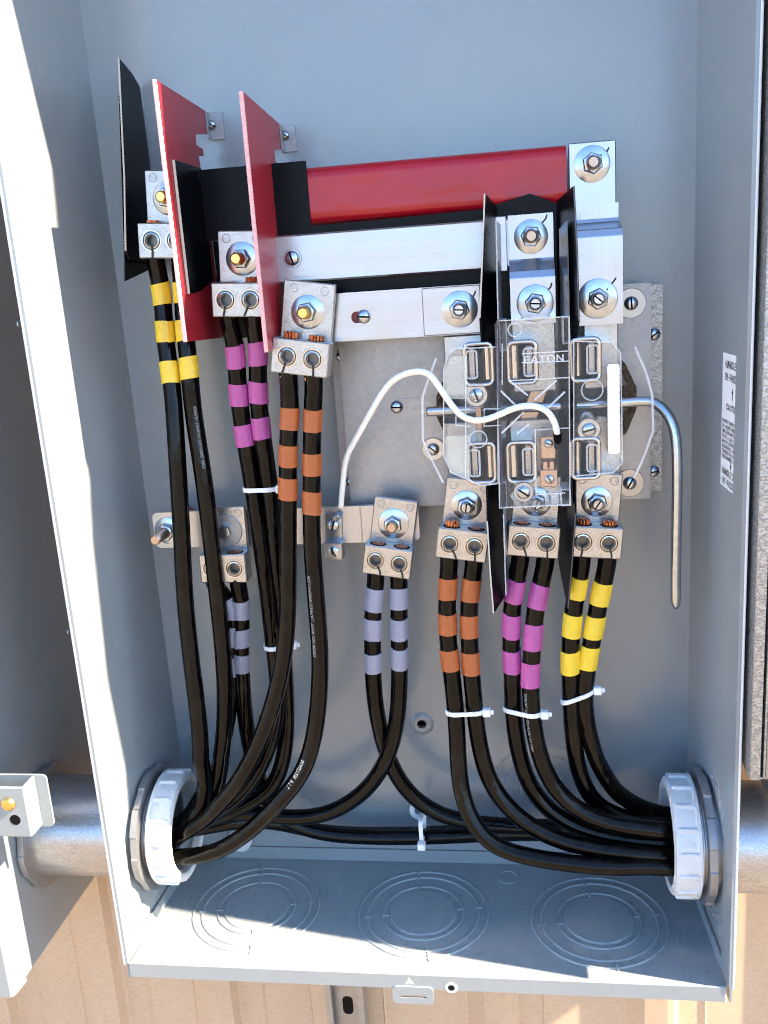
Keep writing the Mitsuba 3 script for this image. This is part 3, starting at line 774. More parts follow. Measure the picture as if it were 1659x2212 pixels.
# copper-toned pads dropping from the busbars, one per phase, and the lower pads
for x0, x1, zt in ((354, 392.9, 632), (419.1, 459.8, 650), (486, 517.8, 640)):
    part(mb, "line_pad", cbox(x0, x1, -79.5, -74, 575, zt, 1.0), "lug_metal", False)
for x0, x1 in ((352.2, 394.3), (414.2, 457.3), (478.6, 519.2)):
    part(mb, "load_pad", cbox(x0, x1, -79.5, -74, 468, 548, 1.0), "lug_metal", False)
part(mb, "cross_strap", [place(cbox(-8, 8, -72, -66, -38, 38, 1), (440, 0, 566), 22), cbox(382, 388, -86, -66, 520, 590, 0.6), cbox(506, 509, -90, -66, 515, 590, 0.6)], "bronze", False)


def loop(w, h, rc, y, r):
    o = sbox(-w / 2, -h / 2, w / 2, h / 2).buffer(-rc).buffer(rc, 6)
    c = np.array(o.exterior.coords)[:-1]
    ln = o.exterior
    q = np.array([ln.interpolate(a_, True).coords[0] for a_ in np.linspace(0, 1, 65)])
    return tube(np.c_[q[:, 0], np.full(65, y), q[:, 1]], r, 12, cap=False)


def jaw(x, z, w=27.0, h=38.0, flip=1, dd=118.0):
    """chromed jaw: rounded loop, deep shell, a broad blade, a dark gap and a clear-edged window; flip says which side the blade is on"""
    o = sbox(-w / 2, -h / 2, w / 2, h / 2).buffer(-5).buffer(5, 6)
    j = part(mb, "jaw", [place(xz(o.difference(o.buffer(-1.4)), -dd, -80), (x, 0, z)), place(loop(w - 1.5, h - 1.5, 5, -dd, 2.0), (x, 0, z))], "chrome", 40)
    part(j, "gap", place(xz(o.buffer(-1.5), -92, -91), (x, 0, z)), "hollow_dark", False)
    bx = -flip * (w / 2 - 6.0)
    part(j, "blade", place(lathe([(0, 0), (4.4, 0), (4.4, h - 9), (0, h - 9)], (bx, -dd + 6.5, -h / 2 + 5), (0, 0, 1), 24), (x, 0, z)), "chrome", 40)
    part(j, "inner_blade", place(cbox(flip * 6.6 - 3.4, flip * 6.6 + 3.4, -dd + 10, -95, -h / 2 + 5, h / 2 - 5, 1.0), (x, 0, z)), "socket_steel", 30)
    part(j, "clip_window", place([loop(9.5, 25, 2.2, -dd - 0.5, 0.95)], (x + flip * 6.4, 0, z)), "clear_edge", 40)


for p_, f_ in (((388.2, -118, 607.4), -1), ((427.9, -118, 606.9), 1), ((484.3, -118, 606.3), 1), ((386.9, -118, 514.9), -1), ((424.2, -118, 514.2), 1), ((483, -118, 515.4), 1)):
    jaw(p_[0], p_[2], 27, 39, f_)


# clear covers: front sheets, standing rims and ribs
def rim(poly, y0, y1, t=1.1):
    return xz(poly.difference(poly.buffer(-t)), y0, y1)


def zp(pts):
    return Polygon([(p_[0], p_[2]) for p_ in pts])


cov = part(mb, "clear_cover", xz(sbox(0, 0, 1, 1), -1, -0.5), "clear_plastic", False) if False else None
L_ = zp([(368.5, -124, 623.8), (406.3, -124, 623.3), (402.4, -124, 495.4), (386.3, -124, 493.8), (358.5, -124, 507.4), (351.5, -124, 524.2), (355.6, -124, 604.3), (361, -124, 618.8)])
M_ = zp([(406.3, -124, 646.4), (470.6, -124, 646.5), (468.4, -124, 473), (402, -124, 472)])
R_ = zp([(473.5, -124, 624.4), (507.5, -124, 621.6), (515.5, -124, 611.3), (516.7, -124, 510.8), (507.9, -124, 501.6), (471.4, -124, 499.5)])


def flat(poly, y):
    m = ext(poly, 0.2)
    v_ = m.vertices.copy()
    keep = np.all(v_[m.faces][:, :, 2] > 0.1, axis=1)
    m = trimesh.Trimesh(np.c_[v_[:, 0], np.full(len(v_), y), v_[:, 1]], m.faces[keep], process=False)
    m.remove_unreferenced_vertices()
    return m


for nm, pg, y in (("left_cover", L_, -124.0), ("middle_cover", M_, -126.0), ("right_cover", R_, -124.0)):
    c = part(mb, nm, flat(pg, y), "clear_cloudy", False)
    part(c, "rim", rim(pg, y - 0.6, y + 2.2, 1.0), "clear_edge", False)
    part(c, "skirt", rim(pg, y + 2.2, y + 40, 0.5), "clear_plastic", False)
# tinted side panes of the left cover
lp = part(mb, "arc_pane", flat(zp([(363.8, -122, 616.3), (377.8, -122, 616.4), (376.8, -122, 576.5), (355.4, -122, 577.5), (356.7, -122, 604)]), -122), "clear_tinted", False)
part(mb, "arc_pane", flat(zp([(354.9, -122, 542.7), (377.4, -122, 542.6), (374.2, -122, 500.1), (360.5, -122, 506.9), (353.8, -122, 521.5)]), -122), "clear_tinted", False)
ribs = []
for pts in ([(408.2, -126, 582.7), (422, -126, 567.9)], [(418.9, -126, 589.3), (431.5, -126, 578.1)], [(457.6, -126, 589.8), (438.5, -126, 573.9)], [(427.3, -126, 562.1), (407.6, -126, 544.5)], [(464.8, -126, 579), (449.1, -126, 564.9)], [(431.1, -126, 550.8), (421.2, -126, 543)]):
    ln = LineString([(p_[0], p_[2]) for p_ in pts]).buffer(0.8)
    ribs.append(xz(ln, -128.4, -126.1))
part(mb, "cross_rib", ribs, "clear_edge", False)
bars = []
for pts in ([(415.6, -126, 592), (469.5, -126, 592.1)], [(428, -126, 615.6), (468.3, -126, 615.8)], [(427.8, -126, 607.7), (469, -126, 606.7)], [(438.6, -126, 545.7), (468.7, -126, 546.1)], [(437.7, -126, 545.8), (436.9, -126, 484.4)], [(436.9, -126, 484.4), (463.4, -126, 485.2)], [(410.5, -126, 625.7), (409.2, -126, 589)], [(372, -126, 503.7), (377.1, -126, 615.9)], [(365.9, -126, 567.7), (378.7, -126, 567.9)], [(365.9, -126, 567.7), (365.2, -126, 553.4)], [(365.2, -126, 553.4), (379.3, -126, 551.4)], [(391.9, -126, 567.3), (406.3, -126, 566.6)], [(391.9, -126, 567.3), (391.3, -126, 551.3)], [(391.3, -126, 551.3), (405.8, -126, 551.5)]):
    ln = LineString([(p_[0], p_[2]) for p_ in pts]).buffer(0.45)
    bars.append(xz(ln, -127.6, -126.15))
part(mb, "moulded_line", bars, "clear_edge", False)
for u0, u1 in (([(408.2, -112, 646.5), (414.8, -112, 618.9)], 0), ([(464.7, -112, 646.3), (470.9, -112, 622)], 0), ([(403.6, -112, 497.2), (409.7, -112, 471.9)], 0), ([(459.9, -112, 488.3), (469.1, -112, 472.2)], 0)):
    a, b = u0
    part(mb, "clear_post", rim(sbox(a[0], b[2], b[0], a[2]), -126, -96, 0.9), "clear_edge", False)
for p_, r in (((422.1, -125, 637.3), 6.0), ((489.5, -125, 579.7), 9.5), ((385.2, -125, 539.2), 8.0), ((499.7, -110, 604.7), 4.5)):
    part(mb, "moulded_ring", lathe([(r - 0.8, 0), (r - 0.5, 1.2), (r + 0.3, 1.2), (r + 0.6, 0)], (p_[0], p_[1] - 1.2, p_[2])), "clear_edge", 30)
tm = meshkit.text_mesh("EATON", 6.2, 0.6, True)
v = tm.vertices.copy()
sx_ = (464.9 - 429.6) / (v[:, 0].max() - v[:, 0].min())
tm.vertices = np.c_[429.6 + (v[:, 0] - v[:, 0].min()) * sx_, -126.2 - v[:, 2], 606.8 + v[:, 1]]
part(mb, "maker_name", fix(tm), "clear_edge", False)
slot_screw(mb, (384.9, -118, 579), 6.8, 3.6, 70, washer=10.5)
slot_screw(mb, (486.7, -118, 542.2), 6.6, 3.6, -15, washer=10.5)
slot_screw(mb, (425.4, -122, 486.1), 6.6, 3.6, 35, washer=9.5)
part(mb, "screw_boss", [lathe([(11.0, 0), (11.0, 40), (12.2, 40), (12.2, 0)], (q[0], -85, q[2])) for q in ((385, -120, 579.2), (486.6, -120, 542.5), (425.4, -120, 485.6))], "clear_plastic", 30)
for a_, b_ in (([(407, -126, 642.4), (404.3, -126, 474.7)]), ([(470.1, -126, 643.4), (470.4, -126, 474.3)])):
    part(mb, "module_seam", cbox(a_[0], b_[0], -125.6, -108, b_[2], a_[2], 0.4), "clear_smoke", False)
# white strip on the right cover
q0, q1 = (503.1, -126, 601.9), (513.7, -126, 520)
ls = part(mb, "white_label_strip", xz(sbox(q0[0], q1[2], q1[0], q0[2]).buffer(-2.5).buffer(2.5), -126.0, -124.8), "label_white", False)
# little terminal in the middle
a, b = (442.3, -120, 535.8), (456.4, -120, 522.1)
tb = part(mb, "small_terminal", [cbox(a[0], b[0], -119, -112, b[2] - 6, a[2] + 2, 1.0), cbox(a[0] + 1, b[0] - 1, -116, -90, (449, -118, 492.3)[2], b[2] - 8, 1.2), cbox(a[0] - 1, b[0] + 1, -118, -116.2, (448.9, -118, 489.2)[2], (449.3, -118, 505.7)[2], 0.5)], "bronze", False)
part(tb, "channel", cbox(a[0] + 6.2, b[0] - 6.2, -117.4, -116.1, (449.3, -118, 507)[2], b[2] - 8.5, 0.2), "hollow_dark", False)
slot_screw(tb, ((449.8, -119, 531)[0], -119, (449.8, -119, 531)[2]), 4.4, 2.4, 20)
slot_screw(tb, ((449.9, -118, 496.8)[0], -118, (449.9, -118, 496.8)[2]), 4.4, 2.4, 60)
# side shields: clear plates bulging left and right, the light on their cut edges painted in white
for pts, nm in (([(347.8, -100, 613.1), (340.3, -100, 596), (333, -100, 577.4), (331.1, -100, 536.3), (337.4, -100, 520), (348.2, -100, 494.3), (350.5, -100, 512.6), (355.3, -100, 606.1)], "side_shield"), ([(517.3, -100, 607.9), (530.6, -100, 612.6), (540.1, -100, 589.7), (545.5, -100, 569.4), (546.5, -100, 535.6), (538.9, -100, 513.9), (529.6, -100, 492), (518.9, -100, 496.9)], "side_shield")):
    sd = part(mb, nm, flat(zp(pts), -100), "clear_plastic", False)
    pp = [(p_[0], p_[2]) for p_ in pts]
    ed = LineString(pp[0:6]) if pp[0][0] < 450 else LineString(pp[1:7])
    part(sd, "edge", xz(ed.buffer(1.1), -103, -100), "clear_edge", 30)
# bypass shaft with its handle
hd = thing("bypass_handle", "zinc plated rod through the meter block, bent down as a handle on the right", "handle")
pts = [(336, -72, 559.8), (430, -72, 558.8 + 0.5), (520, -72, 559.7 + 1), (538, -73, 559.1 + 1)]
pth = [(333.5, -72, 559.4), (432.2, -72, 558.8), (524.5, -72, 559.2), (547.9, -74, 558.8), (558.6, -80, 552.1), (566.2, -86, 538.9), (569.6, -90, 517.4), (569.9, -94, 457.4), (569.7, -96, 357.5)]
r_rod = 4.9
pa = spline(pth, 150)
part(hd, "rod", [tube(pa, np.r_[np.full(146, r_rod), 4.8, 4.4, 3.6, 2.0])], "zinc", True)

# ------------------------------------------------------------------ lugs: left feed side, neutral, load side
lug((76.5, -84, 740.2), 4, "lug at the far left with yellow taped cables, half hidden by the first red board", "yellow_zinc", seed=1, protrude=(3, 3), block_h=33, gap=24, BW=26)
lug((150, -103, 680), 3.5, "lug between the two red boards, feeding the left pair of purple taped cables", "yellow_zinc", seed=2, protrude=(1, 5), block_h=32, gap=22, BW=26)
lug((208.9, -119, 624.7), 9.5, "tilted lug right of the red boards, on the left end of the lowest busbar", "yellow_zinc", seed=3, protrude=(6, 5), block_h=33, gap=25, BW=27.5, tongue_top=28)
lug((100.5, -91, 407.8), 1.0, "lug on the neutral bar behind the left cables, with grey taped cables", "hexhead", seed=4, protrude=(1, 1), below=False, marks=False)
lug((274.4, -91, 412.5), 10, "tilted lug hanging alone at the right end of the neutral bar", "bronze", seed=5, protrude=(1, 1), below=False)
lug((352.4, -113, 434.5), 8.5, "load lug under the left of the meter block, with brown taped cables", "slot", seed=6, protrude=(6, 1.5), below=False)
lug((421.4, -113, 435.3), 6.0, "load lug under the middle of the meter block, between two black barriers", "slot", seed=7, protrude=(1.5, 1.5), below=False)
lug((480.1, -113, 432.7), 5.0, "bright load lug under the right of the meter block, with yellow taped cables", "slot", seed=8, protrude=(5, 5), below=False, tongue_top=28)

# small bonding lug with the white wire
sl_ = thing("bonding_lug", "small zinc bonding lug on the neutral bar, holding the white wire", "lug")
q0, q1, q2 = (228.2, -64, 443.6), (227.5, -66, 418), (236, -62, 452.8)
part(sl_, "plate", place(cbox(-9, 9, -3, 0, -24, 12, 0.6), (q0[0], -58.4, q0[2]), 4), "zinc", False)
part(sl_, "terminal_block", place(cbox(-10, 10, -16, -0.1, -9, 9, 0.8), (q1[0], -58.4, q1[2]), 2), "lug_metal", False)
slot_screw(sl_, (q0[0], -61.8, q0[2]), 6.4, 4.0, -70, washer=8.0)
slot_screw(sl_, (q1[0] + 1, -74.6, q1[2]), 5.6, 2.0, 65)
part(sl_, "ring_terminal", [lathe([(4.5, 0), (4.5, 1.2), (8.6, 1.2), (8.6, 0)], (q0[0], -61.2, q0[2])), cyl((q0[0] + 2, -63, q0[2] + 6), (q2[0], -66, q2[2] + 3), 3.4)], "zinc", 30)

# ------------------------------------------------------------------ cables
R = 8.9
PATHS = {}


def cable(label, group, pts, tape_key, zs, name=None, ends=(0, 0), r=R, pretty=None):
    t = thing("power_cable", label, "cable", group)
    n = max(60, int(len(pts) * 11))
    pa = gather(spline(pts, n))
    PATHS[t] = pa
    part(t, "jacket", tube(pa, r, 64, 7, 0.013, 0.012), "cable_jacket", True)
    g_ = np.random.default_rng(len(PATHS))
    for i in range(0, len(zs), 2):
        za, zb = zs[i], zs[i + 1]
        top = pa[: len(pa) * 2 // 3]
        sel = np.linspace(za, zb, 9)
        order = np.argsort(top[:, 2])
        q = np.c_[[np.interp(sel, top[order, 2], top[order, k]) for k in range(3)]].T
        wob = r + 0.75 + g_.uniform(-0.06, 0.06, 9)
        wob[0] = wob[-1] = r + 0.62
        tn = len(q)
        q = np.c_[[np.interp(np.linspace(0, tn - 1, 13), np.arange(tn), q[:, k]) for k in range(3)]].T
        tb_ = tube(q, 1.0, 72, cap=False)
        ft, fn, fb = frames(q)
        th = np.linspace(0, 2 * np.pi, 72, endpoint=False)
        a0, sk_, ph = g_.uniform(0, 6.28), g_.uniform(0.3, 1.1), g_.uniform(0, 6.28)
        lap = (((th - a0) % 6.283) < g_.uniform(1.6, 4.2)) * 0.38
        wr = 0.10 * np.sin(3 * th[None] + g_.uniform(0, 6, (13, 1))) + 0.07 * np.sin(9 * th[None] + g_.uniform(0, 6)) * g_.uniform(0, 1, (13, 1))
        rr = r + 0.62 + lap[None] + wr * np.sin(np.linspace(0, np.pi, 13))[:, None]
        ax_ = sk_ * np.cos(th + ph)[None, :, None] * ft[:, None] + (lap > 0)[None, :, None] * 0.5 * ft[:, None]
        vv_ = q[:, None] + ax_ + rr[..., None] * (np.cos(th)[None, :, None] * fn[:, None] + np.sin(th)[None, :, None] * fb[:, None])
        inner = q[[0, -1]][:, None] + ax_[[0, -1]] + (r - 0.5) * (np.cos(th)[None, :, None] * fn[[0, -1]][:, None] + np.sin(th)[None, :, None] * fb[[0, -1]][:, None])
        vall = np.vstack([inner[0], vv_.reshape(-1, 3), inner[1]])
        fi = np.arange(14)[:, None] * 72 + np.arange(72)[None]
        fj = np.arange(14)[:, None] * 72 + (np.arange(72)[None] + 1) % 72
        ff = np.vstack([np.c_[fi.ravel(), fj.ravel(), (fj + 72).ravel()], np.c_[fi.ravel(), (fj + 72).ravel(), (fi + 72).ravel()]])
        part(t, "tape_band", trimesh.Trimesh(vall, ff, process=False), tape_key, 40)
        q2_ = np.c_[[np.interp(np.linspace(zb + (za - zb) * 0.02, zb + (za - zb) * 0.9, 4), top[order, 2], top[order, k]) for k in range(3)]].T
    return t




def gather(pa):
    """keeps a cable inside the round openings where it passes them"""
    w = np.clip((100 - pa[:, 0]) / 60, 0, 1) + np.clip((pa[:, 0] - 500) / 60, 0, 1)
    w = np.minimum(w, 1)
    w = w * w * (3 - 2 * w)
    low = pa[:, 2] < 200
    c = np.array([-95.0, CZ])
    v_ = pa[:, 1:] - c
    d_ = np.linalg.norm(v_, axis=1)
    k = np.where(low & (d_ > 36), 1 - w * (1 - 36 / np.maximum(d_, 1e-6)), 1.0)
    out = pa.copy()
    out[:, 1:] = c + v_ * k[:, None]
    return out


L = LUGS


def from_lug(k, s, down, *pts):
    a = np.array(L[k][s], float)
    return [tuple(a + (0, 0, 6)), tuple(a + (0, 0, -8)), *[tuple(p_) for p_ in pts]]


G1, G2, G3, G4 = "yellow taped cables", "purple taped cables", "brown taped cables", "grey taped cables"
Y1 = cable("leftmost cable of the feed side, with three yellow tape bands", None,
           from_lug(0, 0, 0, *[(76.6, -74, 687.3), (76.5, -78, 642.2), (78.5, -82, 600.9), (78.6, -90, 540.8), (74.7, -96, 449.7), (70.8, -100, 375.2), (73.2, -110, 300.8), (75.6, -118, 235), (73, -122, 193.3), (62, -120, 147.2), (39.8, -114, 108.4), (0.3, -110, 87.2), (-51, -108, 81.7)]),
           "yellow_tape", [700.3, 679.5, 663.8, 643.1, 623.4, 601.7])
Y2 = cable("yellow taped cable half hidden by the left red board, second from left", None,
           from_lug(0, 1, 0, *[(97.9, -74, 681.5), (97.7, -78, 645.5), (98.6, -82, 613.7), (98.5, -84, 572), (101.8, -88, 515.4), (104.1, -92, 452.7), (104.3, -94, 392.9), (105.1, -98, 332.3), (102.9, -102, 270.2), (96.1, -106, 217.7), (81.9, -106, 167.3), (61, -102, 127.2), (27.2, -98, 97.6), (-10.4, -96, 89.5), (-55.7, -96, 85.5)]),
           "yellow_tape", [698.9, 678.6, 663, 642.7, 626.8, 605.7])
U1 = cable("left cable of the feed pair with purple tape bands", None,
           from_lug(1, 0, 0, *[(151.1, -92, 636.7), (149, -88, 597.9), (148.5, -84, 550.8), (150.6, -80, 494.8), (151.9, -76, 436.7), (152.5, -72, 373.9), (152.2, -70, 314.8), (153.3, -74, 267.6), (146.5, -80, 220.8), (129.6, -86, 178.9), (106.1, -90, 146.5), (67, -88, 115.5), (24.5, -84, 94.3), (-21.1, -84, 87.3), (-60.8, -84, 86.5)]),
           "purple_tape", [636.8, 614.9, 598.6, 576.6, 557.6, 535.6])
U2 = cable("right cable of the feed pair with purple tape bands", None,
           from_lug(1, 1, 0, *[(173.9, -92, 635.4), (169.2, -88, 592.3), (167.6, -84, 545.3), (168.4, -80, 491.7), (167.2, -74, 435.7), (164, -66, 371.5), (161.3, -62, 311.4), (159.2, -62, 262), (155.4, -62, 211.4), (146.2, -64, 166.5), (128, -66, 135.3), (88.3, -70, 111.6), (36.9, -72, 92.7), (-13.8, -74, 87), (-65.3, -74, 85.9)]),
           "purple_tape", [638.7, 616, 600.2, 578.8, 564.5, 542.6])
C1 = cable("brown taped cable left of its pair on the feed side, curving down to the left", None,
           from_lug(2, 0, 0, *[(203.9, -108, 570.6), (199.5, -108, 538.9), (193.3, -108, 478.3), (188.8, -110, 426), (184.2, -112, 377.4), (178.5, -116, 333.6), (167.9, -122, 290), (151.7, -128, 245.8), (132.3, -132, 207.7), (106.1, -134, 170.4), (72.7, -130, 137.8), (44.1, -124, 115.1), (-1.9, -116, 94.2), (-48.4, -112, 87.4)]),
           "brown_tape", [575.5, 553.9, 539.3, 518.1, 506.5, 484.4])
C2 = cable("brown taped cable sweeping lowest into the left bushing", None,
           from_lug(2, 1, 0, *[(226.7, -108, 569.5), (222.2, -108, 528.7), (217.3, -108, 477.5), (214.5, -110, 430.2), (214, -112, 376.8), (213.5, -114, 327.2), (211, -118, 287.9), (203, -124, 238.5), (188.9, -132, 199), (166.2, -138, 169.8), (132, -140, 135.9), (91.6, -136, 105.3), (50.7, -130, 87), (5.5, -126, 79.5), (-44.7, -124, 76.8)]),
           "brown_tape", [573.1, 551.5, 529.6, 507.9, 492, 468.9])
N1 = cable("grey taped cable behind the others, left of its pair under the left neutral lug", None,
           from_lug(3, 0, 0, *[(110.2, -76, 360.4), (105.2, -74, 311.6), (100.4, -74, 267.9), (92.6, -78, 225.3), (78.9, -84, 183), (60.4, -90, 145.9), (35.1, -92, 111.6), (-12.4, -92, 86.8), (-57.9, -92, 82.7)]),
           "grey_tape", [369.8, 347.2, 338.7, 316.2, 303.3, 281])
N2 = cable("grey taped cable under the left neutral lug that crosses to the right conduit", None,
           from_lug(3, 1, 0, *[(123.1, -76, 360.2), (117.2, -74, 311.5), (114.1, -72, 283.4), (111.1, -68, 237.1), (110.7, -62, 188.3), (114.5, -52, 135.7), (131.6, -44, 88.7), (175.9, -40, 64.2), (246.8, -38, 57.5), (323, -38, 60.4), (397.6, -42, 68.2), (474.6, -55, 78.4), (546.3, -78, 94), (582.8, -88, 101.3), (619.9, -90, 103.4)]),
           "grey_tape", [369.1, 347, 335.3, 314.5, 305.3, 284.1])
N3 = cable("left of the two grey taped cables under the right neutral lug", None,
           from_lug(4, 0, 0, *[(266.6, -82, 354.6), (262.5, -80, 307.1), (259.9, -74, 261.7), (261.5, -66, 213.7), (270.4, -60, 165.2), (288.5, -56, 127.2), (318.3, -54, 101.2), (362.1, -54, 88.4), (423.9, -58, 87.5), (498.5, -70, 94.5), (555, -84, 103.7), (591.8, -90, 108.4), (619.8, -90, 108.9)]),
           "grey_tape", [380.4, 355.9, 347.2, 323.9, 308.1, 285.9])
N4 = cable("right of the two grey taped cables under the right neutral lug", None,
           from_lug(4, 1, 0, *[(293.9, -82, 354.2), (291.1, -80, 306.8), (287.6, -78, 263.4), (281.9, -76, 224.4), (269.5, -72, 183.3), (247.3, -66, 144.3), (215.4, -60, 113.9), (182.5, -58, 98.4), (143.9, -58, 94.8), (101.5, -62, 101.4), (59.7, -70, 102.7), (21.8, -76, 95), (-21.8, -80, 93.8), (-61.6, -80, 93)]),
           "grey_tape", [380.3, 358, 347.8, 324.5, 314.6, 291])
gp = thing("power_cable", "black cable without tape running along the bottom between both bushings", "cable")
pa = spline([(-63, -80, 83.8), (-12.7, -78, 83.5), (35.3, -70, 85.3), (81.4, -56, 86.3), (127.1, -42, 76.8), (178.9, -30, 57.6), (250.4, -26, 52.7), (321.9, -26, 56.1), (397.5, -32, 66.4), (474.9, -50, 82.1), (546.6, -76, 99.4), (583.1, -86, 106.7), (620.2, -88, 108.7)], 150)
pa = gather(pa)
part(gp, "jacket", tube(pa, R, 64, 7, 0.013, 0.012), "cable_jacket", True)
B1_ = cable("brown taped load cable, leftmost on the load side", None,
            from_lug(5, 0, 0, *[(346.4, -102, 375.6), (345.1, -102, 330.8), (346.7, -103, 295.6), (349, -106, 250.4), (349.6, -112, 206.1), (352.2, -120, 170.6), (363.1, -128, 138), (385.2, -132, 113.9), (422.7, -134, 101.4), (474.1, -134, 94), (525.4, -130, 89.3), (567.3, -126, 87.6), (614, -120, 85.7)]),
            "brown_tape", [397.6, 375.1, 359.8, 337.8, 320.7, 298.3])
B2_ = cable("brown taped load cable, second from left on the load side", None,
            from_lug(5, 1, 0, *[(369.1, -102, 375.1), (366.7, -102, 330.5), (367.1, -103, 295.5), (368.9, -104, 249.4), (372.9, -106, 208.3), (383.1, -110, 172), (402.8, -114, 143.3), (430.8, -118, 121.9), (468.3, -120, 107.6), (517.4, -120, 99.5), (564, -118, 94.9), (615.1, -114, 93.4)]),
            "brown_tape", [396.1, 372.7, 356.4, 332.5, 317.4, 293.5])
P1_ = cable("purple taped load cable, left of its pair beside the barrier", None,
            from_lug(6, 0, 0, *[(412.3, -102, 374.3), (408.5, -100, 329.1), (408.2, -98, 292.9), (408.1, -96, 245.4), (411.5, -94, 204.6), (420.5, -94, 166.8), (438.1, -96, 138.1), (465.1, -98, 117.7), (500.7, -100, 105.9), (543, -102, 101), (580.4, -102, 100.7), (617.4, -102, 101.6)]),
            "purple_tape", [394.3, 371, 358.3, 333, 319, 294.2])
P2_ = cable("purple taped load cable, right of its pair with lower bands", None,
            from_lug(6, 1, 0, *[(435.3, -104, 369.7), (429.5, -106, 326.4), (426.6, -106, 286.2), (427.4, -106, 247.8), (432.4, -106, 208.6), (445.1, -108, 172.6), (466.3, -110, 147.2), (495.1, -112, 131.7), (532.3, -112, 123.8), (569.6, -110, 119.4), (616.3, -106, 117.2)]),
            "purple_tape", [388.5, 363.8, 347.7, 321, 307, 280.7])
W1_ = cable("yellow taped load cable, left of its pair and touching the black barrier", None,
            from_lug(7, 0, 0, *[(472.8, -102, 373.1), (467.6, -102, 329.2), (466.6, -100, 293.3), (467, -96, 250.5), (469.5, -90, 208), (476.8, -84, 164.2), (493.1, -80, 131.7), (519.8, -78, 114.2), (555.6, -80, 107.8), (588.5, -82, 108.6), (621, -84, 110.5)]),
            "yellow_tape", [395.9, 374.3, 357.3, 333.7, 318.3, 293.8])
W2_ = cable("yellow taped load cable, rightmost on the load side", None,
            from_lug(7, 1, 0, *[(496.5, -102, 372.6), (489.3, -102, 333.8), (483.6, -100, 298.2), (480.5, -98, 261.8), (484.2, -92, 222.4), (493.8, -84, 183.4), (510.5, -76, 148.9), (533.8, -70, 124.5), (561.8, -70, 113.8), (589.9, -74, 112.9), (621.7, -80, 115.6)]),
            "yellow_tape", [389.2, 366.1, 354.5, 331.9, 322.1, 297.6])

# faint white print along two cables
def print_along(cab, text, s0, h, ang):
    pa = PATHS[cab]
    t_, n_, b_ = frames(pa)
    s = np.r_[0, np.cumsum(np.linalg.norm(np.diff(pa, axis=0), axis=1))]
    tm = meshkit.text_mesh(text, h, 0.12, False)
    tm = tm.subdivide_to_size(6.0)
    v_ = tm.vertices
    u = s0 + v_[:, 0]
    # angle round the cable, measured from the direction that faces the opening of the box
    c = np.c_[[np.interp(u, s, pa[:, k]) for k in range(3)]].T
    tt = np.c_[[np.interp(u, s, t_[:, k]) for k in range(3)]].T
    fr = np.array([0.0, -1.0, 0.15])
    e1 = fr - tt * (tt @ fr)[:, None]
    e1 /= np.linalg.norm(e1, axis=1, keepdims=True)
    e2 = np.cross(tt, e1)
    a = ang + v_[:, 1] / R
    rr = R + 0.11 + v_[:, 2]
    tm.vertices = c + rr[:, None] * (np.cos(a)[:, None] * e1 + np.sin(a)[:, None] * e2)
    part(cab, "jacket_print", tm, "grey_print", False)


mat("grey_print", pr((0.30, 0.30, 0.29), 0.5))
print_along(C2, "SOUTHWIRE SIMPULL THHN 350 KCMIL", 205, 3.2, 0.25)
print_along(C2, "MASTER  FT1", 405, 4.0, 0.2)
print_along(P2_, "SIMPULL THHN 350 KCMIL CU 600V", 150, 2.6, 0.5)
print_along(Y2, "SIMPULL THHN CU 350 KCMIL 600V", 150, 2.6, -0.7)
print_along(B2_, "SOUTHWIRE THHN", 390, 2.8, 0.5)


# ------------------------------------------------------------------ cable ties
def tie_points(c1, c2, z, dz1=0.0):
    out = []
    for c, dz_ in ((c1, 0), (c2, dz1)):
        pa = PATHS[c]
        top = pa[: len(pa) * 2 // 3]
        o = np.argsort(top[:, 2])
        out.append(np.array([np.interp(z + dz_, top[o, 2], top[o, k]) for k in range(3)]))
    return out


def tie(c1, c2, z, label, rise=0.0, head=1, w=4.6):
    t = thing("cable_tie", label, "cable tie")
    a, b = tie_points(c1, c2, z, rise)
    d = b - a
    hull = unary_union([Point(a[0], a[1]).buffer(R + 0.4, 24), Point(b[0], b[1]).buffer(R + 0.4, 24)]).convex_hull
    band = hull.buffer(1.3).difference(hull)
    m = ext(band, w)
    v_ = m.vertices
    k = d[2] / (d[0] if abs(d[0]) > 3 else 99)
    m.vertices = np.c_[v_[:, 0], v_[:, 1], v_[:, 2] - w / 2 + a[2] + (v_[:, 0] - a[0]) * k]
    part(t, "strap", fix(m), "tie_plastic", 30)
    e = b + np.array([R + 3.2, -5.5, (R + 2) * k])
    part(t, "head", cbox(e[0] - 3.8, e[0] + 4.2, e[1] - 4, e[1] + 3, e[2] - 4.2, e[2] + 4.2, 0.9), "tie_plastic", 30)
    part(t, "tail", cbox(e[0] + 4.0, e[0] + 7.5, e[1] - 1.2, e[1] + 0.6, e[2] - 2.4, e[2] + 2.4, 0.4), "tie_plastic", False)
    return t


